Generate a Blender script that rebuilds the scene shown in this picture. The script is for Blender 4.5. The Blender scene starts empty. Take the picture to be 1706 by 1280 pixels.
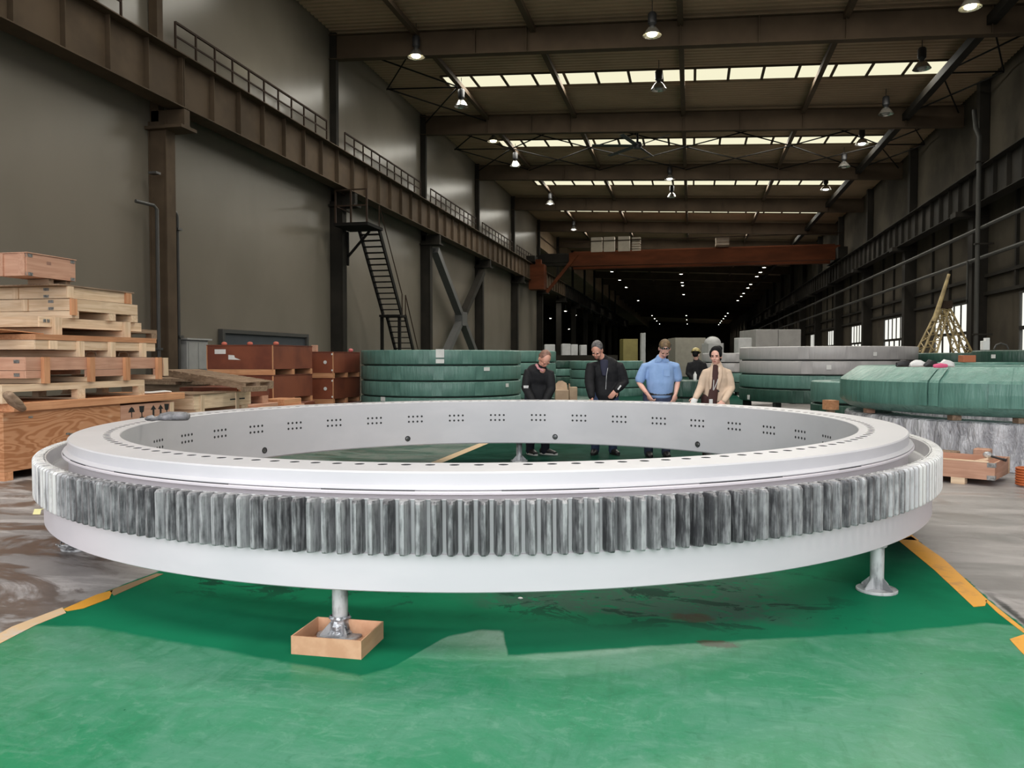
import bpy, bmesh, math, random
from math import sin, cos, tan, pi, radians, degrees, atan, atan2, sqrt
from mathutils import Vector, Matrix, Quaternion, Euler
random.seed(7)
scene = bpy.context.scene
COL = scene.collection

# ------------------------------------------------------------------ camera
# World axes: x = across the hall (towards the window wall), y = along the hall, z = up.
CAM_H, FOC = 1.4, 1318.0
PITCH = atan(41.6 / FOC)
YAW = radians(12.7756)
CY, SY = cos(YAW), sin(YAW)
cam_data = bpy.data.cameras.new('camera')
cam_data.sensor_width = 36.0
cam_data.lens = FOC / 1706.0 * 36.0
cam_data.clip_end = 500
cam_ob = bpy.data.objects.new('camera', cam_data)
COL.objects.link(cam_ob)
cam_ob.location = (0, 0, CAM_H)
cam_ob.rotation_euler = (pi / 2 - PITCH, 0, YAW)
scene.camera = cam_ob

# ------------------------------------------------------------------ sky, daylight through the open gate, exposure
SKY = 1.0
world = bpy.data.worlds.new('sky')
scene.world = world
world.use_nodes = True
wt = world.node_tree
wt.nodes.clear()
w_out = wt.nodes.new('ShaderNodeOutputWorld')
w_bg = wt.nodes.new('ShaderNodeBackground')
w_geo = wt.nodes.new('ShaderNodeTexCoord')
w_sep = wt.nodes.new('ShaderNodeSeparateXYZ')
w_ramp = wt.nodes.new('ShaderNodeValToRGB')
w_map = wt.nodes.new('ShaderNodeMapRange')
w_map.inputs[1].default_value = -1; w_map.inputs[2].default_value = 1
w_ramp.color_ramp.elements[0].position = 0.48
w_ramp.color_ramp.elements[0].color = (0.30, 0.29, 0.27, 1)
w_ramp.color_ramp.elements[1].position = 0.52
w_ramp.color_ramp.elements[1].color = (0.96, 0.98, 1.0, 1)
wt.links.new(w_geo.outputs['Generated'], w_sep.inputs[0])
wt.links.new(w_sep.outputs['Z'], w_map.inputs[0])
wt.links.new(w_map.outputs[0], w_ramp.inputs[0])
wt.links.new(w_ramp.outputs[0], w_bg.inputs[0])
w_bg.inputs[1].default_value = SKY
wt.links.new(w_bg.outputs[0], w_out.inputs[0])

GATE = (-11.4, 9.8, 0.0, 10.2, -4.0)          # s0, s1, z0, z1, t of the open gate behind the camera
pl = bpy.data.lights.new('gate_daylight', 'AREA')
pl.shape = 'RECTANGLE'
pl.size, pl.size_y = GATE[1] - GATE[0], GATE[3] - GATE[2]
pl.cycles.is_portal = True                   # guides the sky's light through the gate, gives none of its own
po = bpy.data.objects.new('gate_daylight', pl)
COL.objects.link(po)
po.location = ((GATE[0] + GATE[1]) / 2, GATE[4] - 0.02, (GATE[2] + GATE[3]) / 2)
po.rotation_euler = (radians(90), 0, 0)

SKY_RADIANCE = 3.4                           # daylight coming down through each translucent roof strip
for k_ in range(0, 8):
    al = bpy.data.lights.new('skylight_daylight', 'AREA')
    al.shape = 'RECTANGLE'; al.size, al.size_y = 18.0, 1.35
    al.energy = SKY_RADIANCE * pi * 18.0 * 1.35
    al.color = (1.0, 0.97, 0.88)
    ao = bpy.data.objects.new('skylight_daylight', al)
    COL.objects.link(ao)
    ao.location = (-0.55, 2.8 + 9.2 * k_, 11.85)
    ao.rotation_euler = (0, 0.0477, 0)

vs = scene.view_settings
vs.view_transform = 'Standard'
vs.look = 'None'
vs.gamma = 1.0
vs.use_curve_mapping = False
vs.exposure = 1.85
SKYLIGHT_E = 0.26
WINDOW_E = 0.32
LAMP_E = 7.0
scene.cycles.max_bounces = 8
scene.cycles.diffuse_bounces = 4
scene.cycles.glossy_bounces = 3
scene.cycles.sample_clamp_indirect = 3.0
scene.cycles.caustics_reflective = False
scene.cycles.caustics_refractive = False
scene.cycles.use_denoising = True

# ------------------------------------------------------------------ rays: where in the hall a sight line meets a plane
def ray(px, py):
    u = (px - 853) / FOC; v = (640 - py) / FOC
    X = u; Y = cos(PITCH) + v * sin(PITCH); Z = v * cos(PITCH) - sin(PITCH)
    return Vector((X * CY - Y * SY, X * SY + Y * CY, Z)), Y
O3 = Vector((0, 0, CAM_H))
def at_s(px, py, s): d, _ = ray(px, py); return O3 + d * (s / d.x)
def at_t(px, py, t): d, _ = ray(px, py); return O3 + d * (t / d.y)
def at_z(px, py, z=0.0): d, _ = ray(px, py); return O3 + d * ((z - CAM_H) / d.z)
def at_Y(px, py, Y): d, y = ray(px, py); return O3 + d * (Y / y)
def W(X, Y, z=0.0): return Vector((X * CY - Y * SY, X * SY + Y * CY, z))

# ------------------------------------------------------------------ mesh helper
class MB:
    def __init__(self): self.v = []; self.f = []
    def add(self, vs_, fs):
        o = len(self.v)
        self.v += [tuple(p) for p in vs_]
        self.f += [tuple(i + o for i in q) for q in fs]
        return self
    def box(self, x0, x1, y0, y1, z0, z1):
        return self.add([(x0, y0, z0), (x1, y0, z0), (x1, y1, z0), (x0, y1, z0), (x0, y0, z1), (x1, y0, z1), (x1, y1, z1), (x0, y1, z1)],
                        [(0, 3, 2, 1), (4, 5, 6, 7), (0, 1, 5, 4), (1, 2, 6, 5), (2, 3, 7, 6), (3, 0, 4, 7)])
    def obox(self, c, a, b, d):                       # centre and three half-vectors
        c, a, b, d = map(Vector, (c, a, b, d))
        P = [c + a * i + b * j + d * k for k in (-1, 1) for i, j in ((-1, -1), (1, -1), (1, 1), (-1, 1))]
        return self.add(P, [(0, 3, 2, 1), (4, 5, 6, 7), (0, 1, 5, 4), (1, 2, 6, 5), (2, 3, 7, 6), (3, 0, 4, 7)])
    def bar(self, p, q, w, h, up=(0, 0, 1)):
        p, q, up = Vector(p), Vector(q), Vector(up)
        d = (q - p); L = d.length; d.normalize()
        s = d.cross(up)
        if s.length < 1e-4: s = d.cross(Vector((1, 0, 0)))
        s.normalize(); u = s.cross(d)
        return self.obox((p + q) / 2, d * L / 2, s * w / 2, u * h / 2)
    def tube(self, pts, r, n=8, cap=True):
        pts = [Vector(p) for p in pts]
        R = r if isinstance(r, (list, tuple)) else [r] * len(pts)
        o = len(self.v); prev = None
        for i, p in enumerate(pts):
            d = (pts[min(i + 1, len(pts) - 1)] - pts[max(i - 1, 0)]).normalized()
            if prev is None:
                a = d.cross(Vector((0, 0, 1)))
                if a.length < 1e-3: a = Vector((1, 0, 0))
            else:
                a = prev - d * prev.dot(d)
            a.normalize(); prev = a; b = d.cross(a)
            for k in range(n):
                t = 2 * pi * k / n
                self.v.append(tuple(p + (a * cos(t) + b * sin(t)) * R[i]))
        for i in range(len(pts) - 1):
            for k in range(n):
                k2 = (k + 1) % n
                self.f.append((o + i * n + k, o + i * n + k2, o + (i + 1) * n + k2, o + (i + 1) * n + k))
        if cap:
            self.f.append(tuple(o + k for k in range(n))[::-1])
            m = o + (len(pts) - 1) * n
            self.f.append(tuple(m + k for k in range(n)))
        return self
    def limb(self, st, n=14, side=(1, 0, 0)):         # stations (point, rx, ry): closed elliptical tube with rounded ends
        side = Vector(side)
        P = [Vector(s[0]) for s in st]
        st2 = []
        d0 = (P[0] - P[1]).normalized(); d1 = (P[-1] - P[-2]).normalized()
        e0 = min(st[0][1], st[0][2]); e1 = min(st[-1][1], st[-1][2])
        for q in (0.85, 0.5): st2.append((P[0] + d0 * e0 * q, st[0][1] * sqrt(1 - q * q), st[0][2] * sqrt(1 - q * q)))
        st2 += [(Vector(a), b, c) for a, b, c in st]
        for q in (0.5, 0.85): st2.append((P[-1] + d1 * e1 * q, st[-1][1] * sqrt(1 - q * q), st[-1][2] * sqrt(1 - q * q)))
        o = len(self.v); m = len(st2)
        for i, (p, rx, ry) in enumerate(st2):
            d = (st2[min(i + 1, m - 1)][0] - st2[max(i - 1, 0)][0]).normalized()
            a = side - d * side.dot(d)
            if a.length < 1e-3: a = Vector((0, 1, 0)) - d * d.y
            a.normalize(); b = d.cross(a)
            for k in range(n):
                t = 2 * pi * k / n
                self.v.append(tuple(p + a * cos(t) * rx + b * sin(t) * ry))
        for i in range(m - 1):
            for k in range(n):
                k2 = (k + 1) % n
                self.f.append((o + i * n + k, o + i * n + k2, o + (i + 1) * n + k2, o + (i + 1) * n + k))
        self.f.append(tuple(o + k for k in range(n))[::-1])
        self.f.append(tuple(o + (m - 1) * n + k for k in range(n)))
        return self
    def lathe(self, prof, n=48, closed=False, c=(0, 0), rad=None):
        o = len(self.v); m = len(prof)
        for k in range(n):
            t = 2 * pi * k / n
            for r, z in prof:
                rr = r if rad is None else rad(t, r, z)
                self.v.append((c[0] + rr * cos(t), c[1] + rr * sin(t), z))
        for k in range(n):
            k2 = (k + 1) % n
            for i in range(m if closed else m - 1):
                j = (i + 1) % m
                self.f.append((o + k * m + i, o + k2 * m + i, o + k2 * m + j, o + k * m + j))
        return self
    def ball(self, c, r, nu=12, nv=8, M=None):
        r = r if isinstance(r, (list, tuple)) else (r, r, r)
        c = Vector(c); P = []
        for j in range(1, nv):
            ph = pi * j / nv
            for i in range(nu):
                t = 2 * pi * i / nu
                P.append(Vector((r[0] * sin(ph) * cos(t), r[1] * sin(ph) * sin(t), r[2] * cos(ph))))
        P += [Vector((0, 0, r[2])), Vector((0, 0, -r[2]))]
        if M is not None: P = [M @ p for p in P]
        P = [p + c for p in P]
        F = []
        for j in range(nv - 2):
            for i in range(nu):
                i2 = (i + 1) % nu
                F.append((j * nu + i, (j + 1) * nu + i, (j + 1) * nu + i2, j * nu + i2))
        t0 = (nv - 1) * nu
        for i in range(nu):
            i2 = (i + 1) % nu
            F.append((t0, i, i2)); F.append((t0 + 1, (nv - 2) * nu + i2, (nv - 2) * nu + i))
        return self.add(P, F)
    def poly(self, pts, h):                           # flat polygon given in the floor plane, thickness h upward from its z
        n = len(pts); pts = [Vector(p) for p in pts]
        up = [p + Vector((0, 0, h)) for p in pts]
        F = [tuple(range(n))[::-1], tuple(range(n, 2 * n))]
        for i in range(n): F.append((i, (i + 1) % n, n + (i + 1) % n, n + i))
        return self.add(pts + up, F)
    def xform(self, M):
        self.v = [tuple(M @ Vector(p)) for p in self.v]; return self
    def mesh(self, name, mat, off=None, smooth=None, bevel=0):
        me = bpy.data.meshes.new(name)
        V = self.v if off is None else [(p[0] - off[0], p[1] - off[1], p[2] - off[2]) for p in self.v]
        me.from_pydata(V, [], self.f)
        bm = bmesh.new(); bm.from_mesh(me)
        bmesh.ops.recalc_face_normals(bm, faces=bm.faces)
        if bevel:
            bmesh.ops.bevel(bm, geom=bm.edges[:], offset=bevel, segments=1, affect='EDGES', profile=0.5)
        bm.to_mesh(me); bm.free()
        if mat: me.materials.append(mat)
        if smooth:
            me.shade_smooth()
            me.set_sharp_from_angle(angle=radians(smooth))
        return me

def link(name, me, parent=None):
    o = bpy.data.objects.new(name, me)
    COL.objects.link(o)
    if parent is not None: o.parent = parent
    return o
def tag(o, label=None, cat=None, group=None, kind=None):
    if label: o['label'] = label
    if cat: o['category'] = cat
    if group: o['group'] = group
    if kind: o['kind'] = kind
    return o
def thing(name, label, cat, loc=(0, 0, 0), rotz=0.0, group=None, kind=None):
    o = bpy.data.objects.new(name, None)
    o.empty_display_size = 0.2
    COL.objects.link(o)
    o.location = loc; o.rotation_euler = (0, 0, rotz)
    return tag(o, label, cat, group, kind)
def part(mb, name, mat, parent, world=True, smooth=None, bevel=0, label=None):
    off = parent_origin(parent) if world else None
    o = link(name, mb.mesh(name, mat, off, smooth, bevel), parent)
    if label: o['label'] = label
    return o
def parent_origin(p):
    v = Vector((0, 0, 0))
    while p is not None:
        v += p.location; p = p.parent
    return v
def single(mb, name, mat, label, cat, loc=None, group=None, kind=None, smooth=None, bevel=0):
    if loc is None:
        xs = [p[0] for p in mb.v]; ys = [p[1] for p in mb.v]; zs = [p[2] for p in mb.v]
        loc = ((min(xs) + max(xs)) / 2, (min(ys) + max(ys)) / 2, min(zs))
    o = link(name, mb.mesh(name, mat, loc, smooth, bevel))
    o.location = loc
    return tag(o, label, cat, group, kind)
def copy_tree(o, parent=None):
    c = o.copy(); COL.objects.link(c)
    if parent is not None: c.parent = parent
    for ch in list(o.children): copy_tree(ch, c)
    return c
ORD = ['first', 'second', 'third', 'fourth', 'fifth', 'sixth', 'seventh', 'eighth', 'ninth', 'tenth', 'eleventh', 'twelfth',
       'thirteenth', 'fourteenth', 'fifteenth', 'sixteenth', 'seventeenth', 'eighteenth', 'nineteenth', 'twentieth']

# ------------------------------------------------------------------ materials
class NT:
    def __init__(self, name):
        self.m = bpy.data.materials.new(name); self.m.use_nodes = True
        self.t = self.m.node_tree; self.t.nodes.clear()
        self.out = self.t.nodes.new('ShaderNodeOutputMaterial')
    def n(self, typ, **kw):
        d = self.t.nodes.new(typ)
        for k, v in kw.items(): setattr(d, k, v)
        return d
    def l(self, a, b): self.t.links.new(a, b)
    def math(self, op, a, b=None, c=None, clamp=False):
        d = self.n('ShaderNodeMath', operation=op); d.use_clamp = clamp
        for i, x in enumerate((a, b, c)):
            if x is None: continue
            if isinstance(x, (int, float)): d.inputs[i].default_value = x
            else: self.l(x, d.inputs[i])
        return d.outputs[0]
    def ramp(self, x, lo, hi):
        d = self.n('ShaderNodeMapRange'); d.clamp = True; d.interpolation_type = 'SMOOTHSTEP'
        d.inputs[1].default_value = lo; d.inputs[2].default_value = hi
        self.l(x, d.inputs[0]); return d.outputs[0]
    def mix(self, f, a, b):
        d = self.n('ShaderNodeMix', data_type='RGBA')
        if isinstance(f, (int, float)): d.inputs[0].default_value = f
        else: self.l(f, d.inputs[0])
        for i, x in ((6, a), (7, b)):
            if isinstance(x, tuple): d.inputs[i].default_value = (*x[:3], 1)
            else: self.l(x, d.inputs[i])
        return d.outputs[2]
    def noise(self, vec, scale=1.0, detail=4, rough=0.55, dist=0.0):
        d = self.n('ShaderNodeTexNoise')
        d.inputs['Scale'].default_value = scale; d.inputs['Detail'].default_value = detail
        d.inputs['Roughness'].default_value = rough; d.inputs['Distortion'].default_value = dist
        self.l(vec, d.inputs['Vector']); return d.outputs['Fac']
    def vec(self, src='Object', scale=(1, 1, 1), rand=True, rot=(0, 0, 0)):
        if src == 'World': o = self.n('ShaderNodeNewGeometry').outputs['Position']
        else: o = self.n('ShaderNodeTexCoord').outputs[src]
        if rand:
            oi = self.n('ShaderNodeObjectInfo')
            mm = self.math('MULTIPLY', oi.outputs['Random'], 37.0)
            a = self.n('ShaderNodeVectorMath', operation='ADD')
            self.l(o, a.inputs[0]); self.l(mm, a.inputs[1]); o = a.outputs[0]
        mp = self.n('ShaderNodeMapping'); mp.inputs['Scale'].default_value = scale; mp.inputs['Rotation'].default_value = rot
        self.l(o, mp.inputs['Vector']); return mp.outputs[0]
    def bsdf(self, col, rough=0.5, metal=0.0, bump=None, bstr=0.3, bdist=0.01, spec=0.5, coat=0):
        b = self.n('ShaderNodeBsdfPrincipled')
        for k, x in (('Base Color', col), ('Roughness', rough), ('Metallic', metal), ('Specular IOR Level', spec), ('Coat Weight', coat)):
            if isinstance(x, tuple): b.inputs[k].default_value = (*x[:3], 1)
            elif isinstance(x, (int, float)): b.inputs[k].default_value = x
            else: self.l(x, b.inputs[k])
        if bump is not None:
            u = self.n('ShaderNodeBump'); u.inputs['Strength'].default_value = bstr; u.inputs['Distance'].default_value = bdist
            self.l(bump, u.inputs['Height']); self.l(u.outputs[0], b.inputs['Normal'])
        self.l(b.outputs[0], self.out.inputs[0]); return self.m

def mat_noise(name, a, b, scale=(4, 4, 4), rough=0.5, metal=0.0, lo=0.35, hi=0.65, bump=0.0, bdist=0.005, rand=0.0, detail=4, spec=0.5, src='Object', dist=0.0):
    n = NT(name)
    v = n.vec(src, scale, rand=(src != 'World'))
    x = n.noise(v, 1.0, detail, dist=dist)
    c = n.mix(n.ramp(x, lo, hi), a, b)
    if rand:
        oi = n.n('ShaderNodeObjectInfo')
        h = n.n('ShaderNodeHueSaturation')
        n.l(n.math('MULTIPLY_ADD', oi.outputs['Random'], 2 * rand, 1 - rand), h.inputs['Value'])
        n.l(c, h.inputs['Color']); c = h.outputs[0]
    return n.bsdf(c, rough, metal, x if bump else None, bump, bdist, spec)
def mat_emit(name, col, s):
    n = NT(name); e = n.n('ShaderNodeEmission'); e.inputs[0].default_value = (*col, 1); e.inputs[1].default_value = s
    n.l(e.outputs[0], n.out.inputs[0]); return n.m
def plain(name, col, rough=0.5, metal=0.0, spec=0.5):
    return mat_noise(name, col, tuple(x * 0.86 for x in col), (3, 3, 3), rough, metal, 0.3, 0.7, spec=spec)

def wood(name, a, b, axis, rand=0.12, rough=0.65):
    sc = [26, 26, 26]; sc['xyz'.index(axis)] = 1.6
    n = NT(name)
    v = n.vec('Object', tuple(sc))
    x = n.noise(v, 1.0, 5, 0.6, 0.6)
    v2 = n.vec('Object', (2, 2, 2)); y = n.noise(v2, 1.0, 3)
    c = n.mix(n.ramp(x, 0.3, 0.72), a, b)
    c = n.mix(n.math('MULTIPLY', n.ramp(y, 0.5, 0.75), 0.35), c, tuple(q * 0.6 for q in b))
    oi = n.n('ShaderNodeObjectInfo'); h = n.n('ShaderNodeHueSaturation')
    n.l(n.math('MULTIPLY_ADD', oi.outputs['Random'], 2 * rand, 1 - rand), h.inputs['Value']); n.l(c, h.inputs['Color'])
    return n.bsdf(h.outputs[0], rough, 0, x, 0.25, 0.003, 0.3)
M = {}
PINE_A, PINE_B = (0.78, 0.60, 0.43), (0.60, 0.42, 0.27)
M['pine_y'] = wood('pine along', PINE_A, PINE_B, 'y'); M['pine_x'] = wood('pine across', PINE_A, PINE_B, 'x'); M['pine_z'] = wood('pine upright', PINE_A, PINE_B, 'z')
OR_A, OR_B = (0.62, 0.32, 0.17), (0.46, 0.205, 0.10)
M['orange_y'] = wood('larch along', OR_A, OR_B, 'y'); M['orange_x'] = wood('larch across', OR_A, OR_B, 'x'); M['orange_z'] = wood('larch upright', OR_A, OR_B, 'z')
SAL_A, SAL_B = (0.58, 0.34, 0.24), (0.47, 0.25, 0.17)
M['salmon_y'] = wood('salmon ply along', SAL_A, SAL_B, 'y', 0.05); M['salmon_x'] = wood('salmon ply across', SAL_A, SAL_B, 'x', 0.05)
GR_A, GR_B = (0.34, 0.24, 0.165), (0.2, 0.13, 0.085)
M['old_y'] = wood('weathered board along', GR_A, GR_B, 'y'); M['old_x'] = wood('weathered board across', GR_A, GR_B, 'x')
M['redply'] = mat_noise('red film faced plywood', (0.23, 0.068, 0.036), (0.15, 0.042, 0.025), (1.5, 1.5, 1.5), 0.4, bump=0.05)
M['boxply'] = mat_noise('tan carton', (0.62, 0.36, 0.22), (0.52, 0.28, 0.16), (9, 2, 9), 0.6, rand=0.04)
M['carton'] = mat_noise('brown carton', (0.42, 0.30, 0.2), (0.34, 0.235, 0.155), (5, 5, 5), 0.7)
# figured plywood of the big crate: distorted growth-ring bands
n = NT('figured plywood')
v = n.vec('Object', (1.0, 0.55, 2.2), rand=False)
nd = n.noise(v, 1.3, 3, 0.5, 0.4)
sep = n.n('ShaderNodeSeparateXYZ'); n.l(v, sep.inputs[0])
band = n.math('SINE', n.math('MULTIPLY', n.math('ADD', n.math('MULTIPLY', nd, 1.7), n.math('MULTIPLY', sep.outputs['Z'], 0.30)), 62.0))
c = n.mix(n.ramp(band, -0.7, 0.95), (0.54, 0.27, 0.14), (0.40, 0.17, 0.075))
v2 = n.vec('Object', (5, 4, 9), rand=False)
kn = n.n('ShaderNodeTexVoronoi'); kn.inputs['Scale'].default_value = 0.75; n.l(v2, kn.inputs['Vector'])
c = n.mix(n.math('MULTIPLY', n.math('SUBTRACT', 1.0, n.ramp(kn.outputs['Distance'], 0.0, 0.25)), 0.8), c, (0.75, 0.52, 0.34))
M['figured'] = n.bsdf(c, 0.55, 0, band, 0.06, 0.002, 0.35)

M['steel_bracket'] = mat_noise('galvanised bracket', (0.5, 0.5, 0.5), (0.25, 0.25, 0.25), (30, 30, 30), 0.35, 0.8)
M['white_paint'] = mat_noise('white machine paint', (0.62, 0.605, 0.635), (0.57, 0.56, 0.59), (1.2, 1.2, 2.5), 0.38, bump=0.02, bdist=0.002)
M['white_under'] = mat_noise('white paint band', (0.645, 0.60, 0.635), (0.60, 0.565, 0.60), (1.2, 1.2, 3), 0.4)
M['hole'] = plain('hole dark', (0.03, 0.03, 0.033), 0.6)
M['port'] = mat_noise('bare steel port', (0.35, 0.35, 0.36), (0.1, 0.1, 0.11), (60, 60, 60), 0.3, 0.9)
# gear teeth: zinc-white smeared by grey grease
def tooth_mat(name, base, gr, lo, hi, rnd):
    n = NT(name)
    v = n.vec('Object', (70, 70, 5)); x = n.noise(v, 1.0, 5, 0.65)
    v2 = n.vec('Object', (26, 26, 11)); y = n.noise(v2, 1.0, 4, 0.6)
    f = n.math('ADD', n.math('MULTIPLY', x, 0.6), n.math('MULTIPLY', y, 0.4))
    oi = n.n('ShaderNodeObjectInfo')
    f = n.math('ADD', f, n.math('MULTIPLY_ADD', oi.outputs['Random'], rnd, -rnd / 2))
    c = n.mix(n.ramp(f, lo, hi), base, gr)
    return n.bsdf(c, 0.42, 0.15, f, 0.35, 0.004)
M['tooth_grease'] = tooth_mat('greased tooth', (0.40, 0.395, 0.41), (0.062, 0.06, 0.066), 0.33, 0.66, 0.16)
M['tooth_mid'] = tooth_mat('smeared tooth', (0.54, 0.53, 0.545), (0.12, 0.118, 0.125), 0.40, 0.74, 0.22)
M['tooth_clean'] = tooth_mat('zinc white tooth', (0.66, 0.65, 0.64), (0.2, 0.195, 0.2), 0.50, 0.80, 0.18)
M['root'] = mat_noise('tooth root paint', (0.60, 0.59, 0.61), (0.2, 0.2, 0.21), (2.2, 2.2, 0.6), 0.45, lo=0.5, hi=0.66)
M['rim'] = mat_noise('gear rim edge', (0.36, 0.37, 0.38), (0.12, 0.125, 0.135), (22, 22, 6), 0.45, 0.2)
M['shelf'] = mat_noise('rim shelf paint', (0.54, 0.53, 0.545), (0.48, 0.475, 0.49), (3, 3, 3), 0.22)
M['post'] = mat_noise('scuffed grey post', (0.55, 0.55, 0.56), (0.22, 0.22, 0.23), (14, 14, 5), 0.42, 0.2, lo=0.42, hi=0.62, bump=0.1)
M['foil'] = mat_noise('taped foil', (0.66, 0.67, 0.7), (0.22, 0.23, 0.25), (22, 22, 16), 0.3, 0.5, bump=0.9, bdist=0.02)

def wrap(name, a, b, pleat=1.0, gloss=0.38):
    n = NT(name)
    v = n.vec('Object', (7, 7, 0.8)); x = n.noise(v, 1.0, 5, 0.65, 0.3)
    v2 = n.vec('Object', (1.1, 1.1, 3)); y = n.noise(v2, 1.0, 3)
    c = n.mix(n.ramp(n.math('ADD', n.math('MULTIPLY', x, 0.6), n.math('MULTIPLY', y, 0.4)), 0.32, 0.68), a, b)
    return n.bsdf(c, gloss, 0, x, 0.5 * pleat, 0.06, 0.5)
M['green_wrap'] = wrap('green wrapping film', (0.125, 0.25, 0.215), (0.078, 0.17, 0.145))
M['green_wrap2'] = wrap('bright green wrapping film', (0.13, 0.28, 0.235), (0.08, 0.19, 0.158), 1.0, 0.33)
M['dark_wrap'] = wrap('dark green wrapping film', (0.03, 0.08, 0.06), (0.018, 0.05, 0.038))
M['grey_wrap'] = wrap('grey wrapping film', (0.44, 0.42, 0.425), (0.37, 0.355, 0.36), 0.5)
M['gap'] = plain('dark spacer and gap fill', (0.02, 0.025, 0.022), 0.8)
M['paper'] = plain('white paper', (0.75, 0.75, 0.74), 0.7)
n = NT('crumpled clear plastic')
v = n.vec('Object', (6.5, 6.5, 1.1)); x = n.noise(v, 1.0, 5, 0.62, 0.5)
v2 = n.vec('Object', (9, 9, 2.5)); y = n.noise(v2, 1.0, 4, 0.6, 0.8)
c = n.mix(n.ramp(x, 0.36, 0.66), (0.30, 0.30, 0.325), (0.66, 0.66, 0.70))
M['plastic'] = n.bsdf(c, 0.2, 0, n.math('ADD', x, n.math('MULTIPLY', y, 0.5)), 0.9, 0.12)

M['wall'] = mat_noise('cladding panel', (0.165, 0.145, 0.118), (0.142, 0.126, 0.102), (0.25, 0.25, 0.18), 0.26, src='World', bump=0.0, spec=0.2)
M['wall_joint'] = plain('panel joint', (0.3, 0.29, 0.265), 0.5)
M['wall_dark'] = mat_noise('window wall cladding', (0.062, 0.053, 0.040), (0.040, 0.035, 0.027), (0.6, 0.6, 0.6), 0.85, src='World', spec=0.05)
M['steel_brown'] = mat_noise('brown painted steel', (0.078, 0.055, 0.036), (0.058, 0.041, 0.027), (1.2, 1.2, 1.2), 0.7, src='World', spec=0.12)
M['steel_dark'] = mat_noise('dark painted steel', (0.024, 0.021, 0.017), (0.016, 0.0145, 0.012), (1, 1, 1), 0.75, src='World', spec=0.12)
M['rail'] = plain('red-brown rail paint', (0.035, 0.021, 0.014), 0.7, 0, 0.15)
M['stair'] = plain('dark stair steel', (0.010, 0.009, 0.008), 0.8, 0, 0.1)
M['roof'] = mat_noise('roof sheet', (0.37, 0.265, 0.175), (0.30, 0.215, 0.14), (0.4, 0.4, 0.4), 0.75, src='World', spec=0.15)
M['beam'] = mat_noise('roof beam paint', (0.088, 0.062, 0.041), (0.068, 0.048, 0.032), (0.8, 0.8, 0.8), 0.75, src='World', spec=0.12)
M['pipe'] = plain('pale pipe', (0.05, 0.049, 0.044), 0.6, 0, 0.2)
M['darkpipe'] = plain('dark pipe', (0.05, 0.048, 0.045), 0.4)
M['brace'] = plain('grey brace steel', (0.08, 0.08, 0.078), 0.5)
M['slate'] = plain('slate door', (0.04, 0.046, 0.056), 0.5)
M['cabinet'] = plain('pale cabinet', (0.3, 0.3, 0.295), 0.45)
M['crane'] = mat_noise('crane orange paint', (0.115, 0.034, 0.014), (0.075, 0.023, 0.01), (0.5, 0.5, 2), 0.75, spec=0.1)
M['crane_box'] = plain('crane cabinet beige', (0.42, 0.36, 0.28), 0.5)
M['lattice'] = mat_noise('yellow lattice steel', (0.42, 0.32, 0.15), (0.25, 0.19, 0.09), (5, 5, 5), 0.5)
M['black'] = plain('black plastic', (0.018, 0.018, 0.02), 0.45)
M['alu'] = plain('spun aluminium', (0.6, 0.59, 0.55), 0.25, 0.9)
M['skylight'] = mat_emit('daylit roof pane', (1.0, 0.95, 0.68), SKYLIGHT_E)
n = NT('daylit ribbed window pane')
v = n.vec('Object', (1, 30, 0.3), rand=True); x = n.noise(v, 1.0, 2)
e = n.n('ShaderNodeEmission'); n.l(n.mix(n.ramp(x, 0.35, 0.6), (0.78, 0.77, 0.68), (1.0, 0.99, 0.92)), e.inputs[0]); e.inputs[1].default_value = WINDOW_E
n.l(e.outputs[0], n.out.inputs[0]); M['window'] = n.m
M['bulb'] = mat_emit('lamp glow', (1.0, 0.95, 0.85), LAMP_E)
M['bulb_warm'] = mat_emit('warm lamp glow', (1.0, 0.88, 0.55), LAMP_E)
M['bulb_off'] = plain('unlit lamp glass', (0.3, 0.3, 0.28), 0.2)

# floor: green coating in the aisle, bare stained concrete beside it
n = NT('hall floor')
pos = n.n('ShaderNodeNewGeometry').outputs['Position']
sep = n.n('ShaderNodeSeparateXYZ'); n.l(pos, sep.inputs[0])
X, Y = sep.outputs['X'], sep.outputs['Y']
def wv(scale, rot=0.0):
    mp = n.n('ShaderNodeMapping'); mp.inputs['Scale'].default_value = scale; mp.inputs['Rotation'].default_value = (0, 0, rot)
    n.l(pos, mp.inputs['Vector']); return mp.outputs[0]
big = n.noise(wv((0.8, 0.8, 1)), 1.0, 5, 0.6)
mid = n.noise(wv((3, 3, 1)), 1.0, 6, 0.65, 0.5)
fine = n.noise(wv((40, 9, 1), radians(38)), 1.0, 4, 0.6)
fine2 = n.noise(wv((12, 55, 1), radians(15)), 1.0, 3, 0.6)
grit = n.noise(wv((60, 60, 1)), 1.0, 3, 0.6)
deeper = (0.010, 0.165, 0.080)
deeper2 = (0.008, 0.125, 0.060)
paler = (0.021, 0.215, 0.098)
paler2 = (0.066, 0.245, 0.150)
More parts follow.
